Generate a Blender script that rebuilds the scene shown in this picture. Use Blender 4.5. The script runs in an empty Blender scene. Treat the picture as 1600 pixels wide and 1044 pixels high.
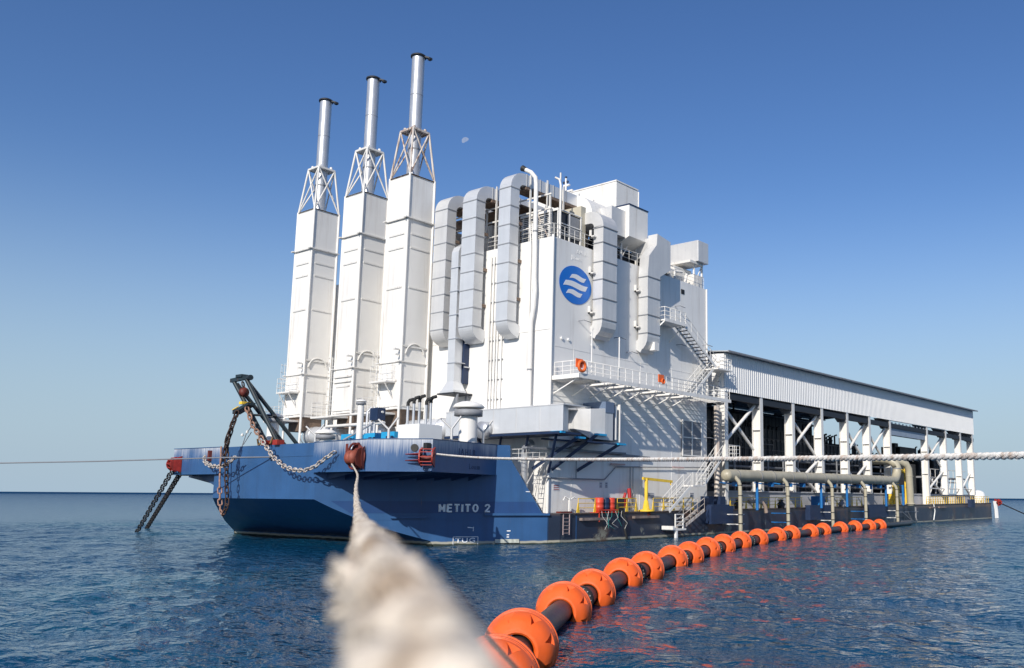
import bpy, math, random
import numpy as np
from mathutils import Vector, Matrix
random.seed(7)
R = math.radians
sc = bpy.context.scene
col = sc.collection

# ------------------------------------------------------------------ camera
cam_d = bpy.data.cameras.new('camera'); cam = bpy.data.objects.new('camera', cam_d); col.objects.link(cam)
sc.camera = cam
YAW, PITCH, ROLL = R(36.7919), R(8.85005), R(0.3939)
f0 = Vector((math.cos(YAW), math.sin(YAW), 0)); r0 = Vector((math.sin(YAW), -math.cos(YAW), 0)); u0 = Vector((0, 0, 1))
fw = f0*math.cos(PITCH) + u0*math.sin(PITCH); up = -f0*math.sin(PITCH) + u0*math.cos(PITCH)
cr = r0*math.cos(ROLL) + up*math.sin(ROLL); cu = up*math.cos(ROLL) - r0*math.sin(ROLL)
M = Matrix((cr, cu, -fw)).transposed().to_4x4(); M.translation = Vector((0, 0, 3.5))
cam.matrix_world = M
cam_d.sensor_width = 36; cam_d.lens = 36*1380/1600
cam_d.shift_x = -200/1600; cam_d.shift_y = 38/1600
cam_d.clip_start = 0.05; cam_d.clip_end = 60000
cam_d.dof.use_dof = True; cam_d.dof.focus_distance = 60; cam_d.dof.aperture_fstop = 2.2

# ------------------------------------------------------------------ sky and sun
SUN = Vector((-1.0, -0.36, 0.61)).normalized()
elev = math.asin(SUN.z); az = math.atan2(SUN.x, SUN.y)
w = bpy.data.worlds.new("World"); sc.world = w; w.use_nodes = True
nt = w.node_tree; nt.nodes.clear()
out = nt.nodes.new('ShaderNodeOutputWorld'); bg = nt.nodes.new('ShaderNodeBackground'); sky = nt.nodes.new('ShaderNodeTexSky')
sky.sky_type = 'NISHITA'; sky.sun_disc = False; sky.sun_elevation = elev; sky.sun_rotation = az
sky.air_density = 1.0; sky.dust_density = 0.3; sky.ozone_density = 2.5; sky.altitude = 0
bg.inputs['Strength'].default_value = 0.10
# deepen the blue overhead and keep a pale grey-blue haze along the horizon
hs = nt.nodes.new('ShaderNodeHueSaturation'); hs.inputs['Hue'].default_value = .511; hs.inputs['Saturation'].default_value = 1.22; hs.inputs['Value'].default_value = 1.20
nt.links.new(sky.outputs[0], hs.inputs['Color'])
tcw = nt.nodes.new('ShaderNodeTexCoord'); sxw = nt.nodes.new('ShaderNodeSeparateXYZ'); nt.links.new(tcw.outputs['Generated'], sxw.inputs[0])
mrw = nt.nodes.new('ShaderNodeMapRange'); mrw.interpolation_type = 'SMOOTHERSTEP'; mrw.inputs[1].default_value = -.05; mrw.inputs[2].default_value = .38; mrw.inputs[3].default_value = 1; mrw.inputs[4].default_value = 0
nt.links.new(sxw.outputs['Z'], mrw.inputs[0])
mxw = nt.nodes.new('ShaderNodeMix'); mxw.data_type = 'RGBA'; nt.links.new(mrw.outputs[0], mxw.inputs[0]); nt.links.new(hs.outputs[0], mxw.inputs[6]); mxw.inputs[7].default_value = (3.9, 5.15, 6.3, 1)
nt.links.new(mxw.outputs[2], bg.inputs[0]); nt.links.new(bg.outputs[0], out.inputs[0])
sl = bpy.data.lights.new('sun', 'SUN'); so = bpy.data.objects.new('sun', sl); col.objects.link(so)
sl.energy = 4.6; sl.angle = R(0.5); sl.color = (1.0, 0.94, 0.85)
so.rotation_euler = SUN.to_track_quat('Z', 'Y').to_euler(); so.location = (-40, -20, 60)
sc.view_settings.view_transform = 'Standard'; sc.view_settings.look = 'None'
sc.view_settings.exposure = 0.0; sc.view_settings.gamma = 1

# ------------------------------------------------------------------ materials
def mat(name, c, rough=.5, metal=0., var=.08, scale=1.2, bump=0., bscale=6., streak=None, spec=.5, vscale=None, sub=None):
    """paint or metal with uneven tone; streak=(colour, amount, lo, hi) adds run-off stains drawn out along z"""
    m = bpy.data.materials.new(name); m.use_nodes = True; t = m.node_tree; b = t.nodes['Principled BSDF']
    N = t.nodes.new; L = t.links.new
    b.inputs['Roughness'].default_value = rough; b.inputs['Metallic'].default_value = metal
    b.inputs['Specular IOR Level'].default_value = spec
    tc = N('ShaderNodeTexCoord')
    n = N('ShaderNodeTexNoise'); n.inputs['Scale'].default_value = scale; n.inputs['Detail'].default_value = 6
    L(tc.outputs['Object'], n.inputs['Vector'])
    mp = N('ShaderNodeMapRange'); mp.inputs[1].default_value = .3; mp.inputs[2].default_value = .7
    mp.inputs[3].default_value = 1-var; mp.inputs[4].default_value = 1+var
    L(n.outputs['Fac'], mp.inputs[0])
    mx = N('ShaderNodeVectorMath'); mx.operation = 'SCALE'; mx.inputs[0].default_value = c[:3]
    L(mp.outputs[0], mx.inputs['Scale'])
    src = mx.outputs[0]
    if streak:
        scol, amt, lo, hi = streak
        mpg = N('ShaderNodeMapping'); mpg.inputs['Scale'].default_value = (vscale or 2.2, vscale or 2.2, .12)
        L(tc.outputs['Object'], mpg.inputs[0])
        n2 = N('ShaderNodeTexNoise'); n2.inputs['Scale'].default_value = 1.0; n2.inputs['Detail'].default_value = 8; n2.inputs['Roughness'].default_value = .65
        L(mpg.outputs[0], n2.inputs['Vector'])
        r2 = N('ShaderNodeMapRange'); r2.inputs[1].default_value = lo; r2.inputs[2].default_value = hi; r2.inputs[3].default_value = 0; r2.inputs[4].default_value = amt
        L(n2.outputs['Fac'], r2.inputs[0])
        mm = N('ShaderNodeMix'); mm.data_type = 'RGBA'; L(r2.outputs[0], mm.inputs[0]); L(src, mm.inputs[6]); mm.inputs[7].default_value = (*scol, 1)
        src = mm.outputs[2]
    L(src, b.inputs['Base Color'])
    if bump:
        n3 = N('ShaderNodeTexNoise'); n3.inputs['Scale'].default_value = bscale; n3.inputs['Detail'].default_value = 3
        L(tc.outputs['Object'], n3.inputs['Vector'])
        bp = N('ShaderNodeBump'); bp.inputs['Strength'].default_value = bump; bp.inputs['Distance'].default_value = .05
        L(n3.outputs['Fac'], bp.inputs['Height']); L(bp.outputs[0], b.inputs['Normal'])
    rr = N('ShaderNodeMapRange'); rr.inputs[3].default_value = max(.02, rough-.08); rr.inputs[4].default_value = min(1, rough+.12)
    L(n.outputs['Fac'], rr.inputs[0]); L(rr.outputs[0], b.inputs['Roughness'])
    return m

RUST = (.16, .055, .02); GRIME = (.28, .24, .19)
white = mat('white_paint', (.81, .79, .75), .45, var=.03, scale=.35, bump=.35, bscale=.8, streak=((.36, .28, .20), .42, .53, .78), vscale=1.6)
wallp = mat('white_wall_paint', (.81, .795, .765), .42, var=.035, scale=.3, bump=.6, bscale=.5, streak=((.34, .28, .22), .42, .53, .8), vscale=1.3)
whited = mat('weathered_white_paint', (.72, .70, .66), .55, var=.06, scale=.8, bump=.2, bscale=2, streak=(RUST, .55, .56, .74), vscale=3)
rustw = mat('rusting_white_steel', (.62, .56, .50), .6, var=.12, scale=1.5, bump=.2, bscale=3, streak=(RUST, .9, .48, .62), vscale=5)
silver = mat('galvanised_sheet', (.66, .655, .645), .42, .25, var=.06, scale=.5, bump=.5, bscale=1.1, streak=((.42, .43, .45), .4, .5, .75), vscale=2)
silverb = mat('bright_sheet', (.68, .69, .70), .36, .3, var=.05, scale=.6, bump=.55, bscale=1.0, streak=((.5, .5, .5), .35, .5, .8), vscale=2)
steel = mat('flue_steel', (.55, .56, .58), .38, .55, var=.06, scale=1.0, bump=.15, bscale=3, streak=((.35, .33, .32), .4, .5, .8), vscale=3)
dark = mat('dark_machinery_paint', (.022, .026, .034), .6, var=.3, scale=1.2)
black = mat('black_rubber', (.02, .02, .02), .6, var=.2)
greyp = mat('grey_painted_steel', (.24, .25, .27), .55, var=.1, scale=.8, streak=((.14, .12, .1), .6, .5, .75))
brown = mat('rusted_underside', (.17, .12, .09), .75, var=.3, scale=2)
beige = mat('beige_paint', (.52, .48, .38), .55, var=.06, scale=1, streak=(RUST, .3, .55, .8))
frp = mat('cream_fibreglass_pipe', (.43, .39, .29), .42, var=.10, scale=1.1, bump=.1, streak=((.2, .16, .1), .5, .5, .8), vscale=2)
bluep = mat('bright_blue_paint', (.01, .15, .42), .45, var=.1)
cyanp = mat('sky_blue_paint', (.02, .33, .62), .45, var=.08)
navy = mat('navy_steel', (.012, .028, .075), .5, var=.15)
gallow = mat('dark_green_blue_steel', (.016, .030, .038), .5, var=.25, streak=(RUST, .5, .55, .75), vscale=4)
red = mat('red_fairlead_paint', (.36, .03, .02), .5, var=.2, scale=3, streak=((.10, .03, .02), .6, .5, .7), vscale=5)
dred = mat('dark_red_steel', (.14, .025, .018), .6, var=.3, scale=4)
yellow = mat('yellow_paint', (.88, .58, .05), .5, var=.12, streak=(RUST, .5, .52, .74), vscale=6)
orange = mat('orange_polyethylene', (.84, .125, .018), .42, var=.05, scale=2.2, bump=.1, bscale=14, streak=((.75, .16, .06), .4, .5, .75), vscale=3)
oranged = mat('orange_paint', (.8, .15, .03), .5, var=.1)
hose = mat('black_hose_rubber', (.030, .033, .034), .42, var=.2, scale=5, bump=.15, bscale=25)
rust = mat('rusty_chain', (.055, .030, .022), .8, var=.5, scale=5, bump=.4, bscale=30)
chainw = mat('bare_galvanised_chain', (.50, .47, .43), .6, var=.35, scale=6, bump=.3, bscale=30, streak=(RUST, .9, .5, .6), vscale=8)
chainb = mat('black_anchor_chain', (.020, .018, .018), .7, var=.4, scale=6)
teal = mat('teal_rope_fibre', (.05, .35, .33), .8)
cabw = mat('white_enamel', (.80, .80, .78), .35, var=.02)
logob = mat('logo_blue', (.0, .15, .58), .35, var=.02)
logow = mat('logo_white', (.74, .75, .77), .4, var=.02)
letter = mat('lettering_white', (.88, .89, .90), .6, var=.12, scale=3)
ghost = mat('painted_over_weld_bead', (.026, .060, .145), .5, var=.1)

def hull_mat(name, c, stain=False, band=False, low=False):
    m = mat(name, c, .36, var=.10, scale=.5, bump=.35, bscale=.7, streak=((.02, .035, .07), .35, .5, .8), vscale=1.5)
    t = m.node_tree; b = t.nodes['Principled BSDF']; N = t.nodes.new; L = t.links.new
    src = b.inputs['Base Color'].links[0].from_socket
    tc = N('ShaderNodeTexCoord'); sx = N('ShaderNodeSeparateXYZ'); geo = N('ShaderNodeNewGeometry'); L(geo.outputs['Position'], sx.inputs[0])
    def zmask(a, bb, invert=False):
        r = N('ShaderNodeMapRange'); r.inputs[1].default_value = a; r.inputs[2].default_value = bb
        r.inputs[3].default_value = 1 if invert else 0; r.inputs[4].default_value = 0 if invert else 1
        L(sx.outputs['Z'], r.inputs[0]); return r.outputs[0]
    def mul(a, bb):
        k = N('ShaderNodeMath'); k.operation = 'MULTIPLY'; k.use_clamp = True; L(a, k.inputs[0])
        if isinstance(bb, float): k.inputs[1].default_value = bb
        else: L(bb, k.inputs[1])
        return k.outputs[0]
    def mix(fac, colr):
        nonlocal src
        k = N('ShaderNodeMix'); k.data_type = 'RGBA'; L(fac, k.inputs[0]); L(src, k.inputs[6]); k.inputs[7].default_value = (*colr, 1); src = k.outputs[2]
    # dirt and sea growth just above the water
    n = N('ShaderNodeTexNoise'); n.inputs['Scale'].default_value = 1.3; n.inputs['Detail'].default_value = 8; L(tc.outputs['Object'], n.inputs['Vector'])
    ad = N('ShaderNodeMath'); ad.operation = 'MULTIPLY_ADD'; L(n.outputs['Fac'], ad.inputs[0]); ad.inputs[1].default_value = -.14; L(sx.outputs['Z'], ad.inputs[2])
    r = N('ShaderNodeMapRange'); r.inputs[1].default_value = .13; r.inputs[2].default_value = .20; r.inputs[3].default_value = 1; r.inputs[4].default_value = 0; L(ad.outputs[0], r.inputs[0])
    mix(mul(r.outputs[0], .85), (.46, .43, .33))
    r = N('ShaderNodeMapRange'); r.inputs[1].default_value = -.02; r.inputs[2].default_value = .05; r.inputs[3].default_value = 1; r.inputs[4].default_value = 0; L(ad.outputs[0], r.inputs[0])
    mix(r.outputs[0], (.03, .04, .03))
    if not low:
        mpv = N('ShaderNodeMapping'); mpv.inputs['Scale'].default_value = (3.2, 3.2, .28); mpv.inputs['Location'].default_value = (5, 9, 2); L(tc.outputs['Object'], mpv.inputs[0])
        n = N('ShaderNodeTexNoise'); n.inputs['Scale'].default_value = 1; n.inputs['Detail'].default_value = 9; n.inputs['Roughness'].default_value = .7; L(mpv.outputs[0], n.inputs['Vector'])
        r = N('ShaderNodeMapRange'); r.inputs[1].default_value = .66; r.inputs[2].default_value = .74; L(n.outputs['Fac'], r.inputs[0])
        mix(mul(r.outputs[0], .7), (.20, .10, .06))
        n = N('ShaderNodeTexNoise'); n.inputs['Scale'].default_value = 2.6; n.inputs['Detail'].default_value = 10; n.inputs['Roughness'].default_value = .8; L(tc.outputs['Object'], n.inputs['Vector'])
        r = N('ShaderNodeMapRange'); r.inputs[1].default_value = .685; r.inputs[2].default_value = .70; L(n.outputs['Fac'], r.inputs[0])
        mix(mul(r.outputs[0], .6), (.45, .47, .48))
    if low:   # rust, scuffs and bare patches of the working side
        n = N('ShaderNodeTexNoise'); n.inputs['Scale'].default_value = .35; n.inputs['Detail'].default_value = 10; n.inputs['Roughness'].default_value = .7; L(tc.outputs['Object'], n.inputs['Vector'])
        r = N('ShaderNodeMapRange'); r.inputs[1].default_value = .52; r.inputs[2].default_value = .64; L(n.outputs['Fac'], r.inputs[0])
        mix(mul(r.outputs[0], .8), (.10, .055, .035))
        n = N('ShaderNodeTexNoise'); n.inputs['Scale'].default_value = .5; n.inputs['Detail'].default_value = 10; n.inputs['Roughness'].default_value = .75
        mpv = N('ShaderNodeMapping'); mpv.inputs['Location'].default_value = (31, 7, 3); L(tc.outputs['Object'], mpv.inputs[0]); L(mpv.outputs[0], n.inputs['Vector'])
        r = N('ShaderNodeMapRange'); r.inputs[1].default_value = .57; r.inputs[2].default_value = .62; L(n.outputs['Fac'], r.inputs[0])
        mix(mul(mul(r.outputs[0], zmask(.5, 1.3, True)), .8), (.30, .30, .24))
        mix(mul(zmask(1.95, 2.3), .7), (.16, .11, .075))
    if stain:  # white salt and bird run-off from the bulwark top
        mpv = N('ShaderNodeMapping'); mpv.inputs['Scale'].default_value = (11, 11, .35); L(tc.outputs['Object'], mpv.inputs[0])
        n = N('ShaderNodeTexNoise'); n.inputs['Scale'].default_value = 1; n.inputs['Detail'].default_value = 8; n.inputs['Roughness'].default_value = .7; L(mpv.outputs[0], n.inputs['Vector'])
        k = N('ShaderNodeMath'); k.operation = 'MULTIPLY_ADD'; L(n.outputs['Fac'], k.inputs[0]); k.inputs[1].default_value = 2.6; L(sx.outputs['Z'], k.inputs[2])
        r = N('ShaderNodeMapRange'); r.inputs[1].default_value = 7.3; r.inputs[2].default_value = 8.5; L(k.outputs[0], r.inputs[0])
        n = N('ShaderNodeTexNoise'); n.inputs['Scale'].default_value = .33; n.inputs['Detail'].default_value = 1
        mpv = N('ShaderNodeMapping'); mpv.inputs['Location'].default_value = (0, 1.3, 0); L(tc.outputs['Object'], mpv.inputs[0]); L(mpv.outputs[0], n.inputs['Vector'])
        r3 = N('ShaderNodeMapRange'); r3.inputs[1].default_value = .33; r3.inputs[2].default_value = .50; L(n.outputs['Fac'], r3.inputs[0])
        mix(mul(mul(r.outputs[0], r3.outputs[0]), .78), (.66, .67, .68))
    L(src, b.inputs['Base Color'])
    return m
HB = (.030, .096, .235)
hullm = hull_mat('hull_blue_paint', HB)
hulls = hull_mat('hull_blue_paint_salt_stained', HB, stain=True)
hulld = hull_mat('hull_navy_paint', (.022, .062, .150))
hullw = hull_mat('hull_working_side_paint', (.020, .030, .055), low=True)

# ------------------------------------------------------------------ mesh building
class MB:
    def __init__(s): s.v = []; s.f = []; s.sm = []
    def add(s, vs, fs, smooth=False):
        o = len(s.v); s.v += [tuple(map(float, v)) for v in vs]
        for f in fs: s.f.append(tuple(i+o for i in f)); s.sm.append(smooth)
        return s
    def box(s, x0, y0, z0, x1, y1, z1):
        x0, x1 = sorted((x0, x1)); y0, y1 = sorted((y0, y1)); z0, z1 = sorted((z0, z1))
        return s.add([(x0,y0,z0),(x1,y0,z0),(x1,y1,z0),(x0,y1,z0),(x0,y0,z1),(x1,y0,z1),(x1,y1,z1),(x0,y1,z1)],
                     [(0,3,2,1),(4,5,6,7),(0,1,5,4),(1,2,6,5),(2,3,7,6),(3,0,4,7)])
    def prism(s, poly, z0, z1):
        """closed prism over a plan polygon (counter-clockwise); z0, z1 numbers or one value per corner"""
        n = len(poly); a = [z0]*n if not hasattr(z0, '__len__') else z0; b = [z1]*n if not hasattr(z1, '__len__') else z1
        vs = [(p[0], p[1], a[i]) for i, p in enumerate(poly)] + [(p[0], p[1], b[i]) for i, p in enumerate(poly)]
        fs = [tuple(range(n-1, -1, -1)), tuple(range(n, 2*n))] + [(i, (i+1) % n, n+(i+1) % n, n+i) for i in range(n)]
        return s.add(vs, fs)
    def vprism(s, poly, y0, y1, axis='x'):
        """polygon in a vertical plane (a, z), pushed out between y0 and y1 of the other axis"""
        n = len(poly)
        P = (lambda a, z, o: (a, o, z)) if axis == 'x' else (lambda a, z, o: (o, a, z))
        vs = [P(a, z, y0) for a, z in poly] + [P(a, z, y1) for a, z in poly]
        fs = [tuple(range(n)), tuple(range(2*n-1, n-1, -1))] + [(i, n+i, n+(i+1) % n, (i+1) % n) for i in range(n)]
        return s.add(vs, fs)
    def bar(s, p, q, w=.1, h=None, upv=(0, 0, 1)):
        h = h or w; p = Vector(p); q = Vector(q); d = (q-p).normalized(); U = Vector(upv)
        if abs(d.dot(U)) > .98: U = Vector((1, 0, 0))
        a = d.cross(U).normalized(); b = a.cross(d).normalized(); a *= w/2; b *= h/2
        vs = [p-a-b, p+a-b, p+a+b, p-a+b, q-a-b, q+a-b, q+a+b, q-a+b]
        return s.add(vs, [(0,3,2,1),(4,5,6,7),(0,1,5,4),(1,2,6,5),(2,3,7,6),(3,0,4,7)])
    def tube(s, pts, r, seg=10, cap=True, closed=False):
        pts = [Vector(p) for p in pts]; n = len(pts); rr = r if hasattr(r, '__len__') else [r]*n
        d = [((pts[(i+1) % n] if closed or i < n-1 else pts[i]) - (pts[i-1] if closed or i > 0 else pts[i])).normalized() for i in range(n)]
        U = Vector((0, 0, 1)) if abs(d[0].z) < .9 else Vector((1, 0, 0))
        a = d[0].cross(U).normalized(); vs = []
        for i in range(n):
            a = (a - d[i]*a.dot(d[i])).normalized(); b = d[i].cross(a)
            vs += [pts[i] + (a*math.cos(2*math.pi*k/seg) + b*math.sin(2*math.pi*k/seg))*rr[i] for k in range(seg)]
        fs = []
        for i in range(n if closed else n-1):
            j = (i+1) % n
            fs += [(i*seg+k, i*seg+(k+1) % seg, j*seg+(k+1) % seg, j*seg+k) for k in range(seg)]
        s.add(vs, fs, True)
        if cap and not closed:
            s.add(vs[:seg], [tuple(range(seg-1, -1, -1))]); s.add(vs[-seg:], [tuple(range(seg))])
        return s
    def lathe(s, prof, c=(0, 0, 0), seg=24, ax=(0, 0, 1), smooth=True, closed=False):
        """profile of (radius, height along ax)"""
        ax = Vector(ax).normalized(); U = Vector((0, 0, 1)) if abs(ax.z) < .9 else Vector((1, 0, 0))
        a = ax.cross(U).normalized(); b = ax.cross(a); c = Vector(c); vs = []; n = len(prof)
        for r, h in prof:
            vs += [c + ax*h + (a*math.cos(2*math.pi*k/seg) + b*math.sin(2*math.pi*k/seg))*r for k in range(seg)]
        fs = []
        for i in range(n if closed else n-1):
            j = (i+1) % n
            fs += [(i*seg+k, i*seg+(k+1) % seg, j*seg+(k+1) % seg, j*seg+k) for k in range(seg)]
        return s.add(vs, fs, smooth)
    def sweep(s, path, t, o0, o1, axis='x', cap=True):
        """rectangular duct: centre path in (a, z), thickness t in that plane, from o0 to o1 across"""
        P = (lambda a, z, o: (a, o, z)) if axis == 'x' else (lambda a, z, o: (o, a, z))
        n = len(path); tt = t if hasattr(t, '__len__') else [t]*n; vs = []
        for i in range(n):
            p0 = path[max(0, i-1)]; p1 = path[min(n-1, i+1)]; dx, dz = p1[0]-p0[0], p1[1]-p0[1]; l = math.hypot(dx, dz); nx, nz = -dz/l, dx/l
            a, z = path[i]; h = tt[i]/2
            vs += [P(a+nx*h, z+nz*h, o0), P(a-nx*h, z-nz*h, o0), P(a-nx*h, z-nz*h, o1), P(a+nx*h, z+nz*h, o1)]
        fs = []
        for i in range(n-1):
            for k in range(4): fs.append((i*4+k, i*4+(k+1) % 4, (i+1)*4+(k+1) % 4, (i+1)*4+k))
        if cap: fs += [(3, 2, 1, 0), tuple((n-1)*4+k for k in range(4))]
        return s.add(vs, fs)
    def build(s, name, m, parent=None, label=None):
        off = Vector(parent['_o']) if parent is not None and '_o' in parent else Vector((0, 0, 0))
        return mesh_obj(name, [tuple(Vector(v)-off) for v in s.v], s.f, s.sm, m, parent, label)

def mesh_obj(name, vs, fs, sm, m, parent=None, label=None):
    me = bpy.data.meshes.new(name); me.from_pydata(vs, [], fs)
    me.polygons.foreach_set('use_smooth', sm if sm else [False]*len(fs)); 
    import bmesh
    bm = bmesh.new(); bm.from_mesh(me); bmesh.ops.recalc_face_normals(bm, faces=bm.faces); bm.to_mesh(me); bm.free()
    me.materials.append(m); me.update()
    o = bpy.data.objects.new(name, me); col.objects.link(o)
    if parent is not None: o.parent = parent
    if label: o['label'] = label
    return o

ROOTS = []
def thing(name, label, cat, loc=(0, 0, 0), group=None):
    o = bpy.data.objects.new(name, None); col.objects.link(o); o.location = loc; o.empty_display_size = .3
    o['label'] = label; o['category'] = cat; o['_o'] = tuple(loc)
    if group: o['group'] = group
    ROOTS.append(o); return o
def solo(mb, name, m, label, cat, group=None):
    """a thing that is one mesh: origin at the middle of its base"""
    v = np.array(mb.v); lo = v.min(0); hi = v.max(0); c = Vector(((lo[0]+hi[0])/2, (lo[1]+hi[1])/2, lo[2]))
    o = mesh_obj(name, [tuple(Vector(p)-c) for p in mb.v], mb.f, mb.sm, m); o.location = c
    o['label'] = label; o['category'] = cat
    if group: o['group'] = group
    return o
def sub(o, mb, name, m, label=None):
    """a sub-part under part o, built in world coordinates"""
    r = o
    while r.parent: r = r.parent
    off = Vector(r['_o']) if '_o' in r else r.location
    return mesh_obj(name, [tuple(Vector(v)-off) for v in mb.v], mb.f, mb.sm, m, o, label)
def copy_tree(o, parent=None):
    c = o.copy(); col.objects.link(c)
    if parent is not None: c.parent = parent
    for ch in list(o.children): copy_tree(ch, c)
    return c
def copy_thing(o, loc, label=None, rotz=None):
    c = copy_tree(o); c.location = loc
    if label: c['label'] = label
    if rotz is not None: c.rotation_euler.z = rotz
    return c
def arc(cx, cz, r, a0, a1, n=7):
    return [(cx+r*math.cos(R(a0+(a1-a0)*i/(n-1))), cz+r*math.sin(R(a0+(a1-a0)*i/(n-1)))) for i in range(n)]
def bevel(o, w=.03, seg=2):
    b = o.modifiers.new('edge', 'BEVEL'); b.width = w; b.segments = seg; b.limit_method = 'ANGLE'; b.angle_limit = R(40); return o

def text_mesh(txt, size, m, origin, ux, uz, extrude=.008, bold=0, name='lettering', parent=None, spacing=1.0, xs=1.0):
    cu_ = bpy.data.curves.new('txt', 'FONT'); cu_.body = txt; cu_.size = size; cu_.extrude = extrude; cu_.offset = bold; cu_.space_character = spacing; cu_.resolution_u = 3
    to = bpy.data.objects.new('txt', cu_); col.objects.link(to)
    dg = bpy.context.evaluated_depsgraph_get(); me = bpy.data.meshes.new_from_object(to.evaluated_get(dg))
    bpy.data.objects.remove(to); bpy.data.curves.remove(cu_)
    ux = Vector(ux).normalized(); uz = Vector(uz).normalized(); un = ux.cross(uz)
    off = Vector(parent['_o']) if parent is not None and '_o' in parent else Vector((0, 0, 0))
    for v in me.vertices:
        v.co = Vector(origin) - off + ux*v.co.x*xs + uz*v.co.y + un*v.co.z
    me.materials.clear(); me.materials.append(m)
    o = bpy.data.objects.new(name, me); col.objects.link(o)
    if parent is not None: o.parent = parent
    return o

def railing(path, name, label, m=None, h=1.1, step=1.5, r=.022, posts_tapered=False, group=None, cat='railing', rails=3, kick=False):
    """guard rail along a path of deck points: handrail, lower rails and single posts"""
    m = m or white
    pts = [Vector(p) for p in path]; t = thing(name, label, cat, tuple(pts[0]), group)
    MB().tube([p+Vector((0, 0, h)) for p in pts], r*1.15, 6).build('handrail', m, t)
    for k in range(1, rails):
        MB().tube([p+Vector((0, 0, h*k/rails)) for p in pts], r*.85, 5).build('mid_rail', m, t)
    pp = []
    for a, b in zip(pts[:-1], pts[1:]):
        L = (b-a).length; n = max(1, round(L/step))
        pp += [a+(b-a)*i/n for i in range(n)]
    pp.append(pts[-1])
    proto = None
    for p in pp:
        if proto is None:
            q = MB().tube([(0, 0, 0), (0, 0, h)], r, 6)
            if posts_tapered: q.vprism([(-.17, 0), (.17, 0), (.035, .72), (-.035, .72)], -.03, .03)
            proto = mesh_obj('post', q.v, q.f, q.sm, m, t); proto.location = p-pts[0]
        else:
            c = proto.copy(); col.objects.link(c); c.parent = t; c.location = p-pts[0]
    return t

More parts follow.
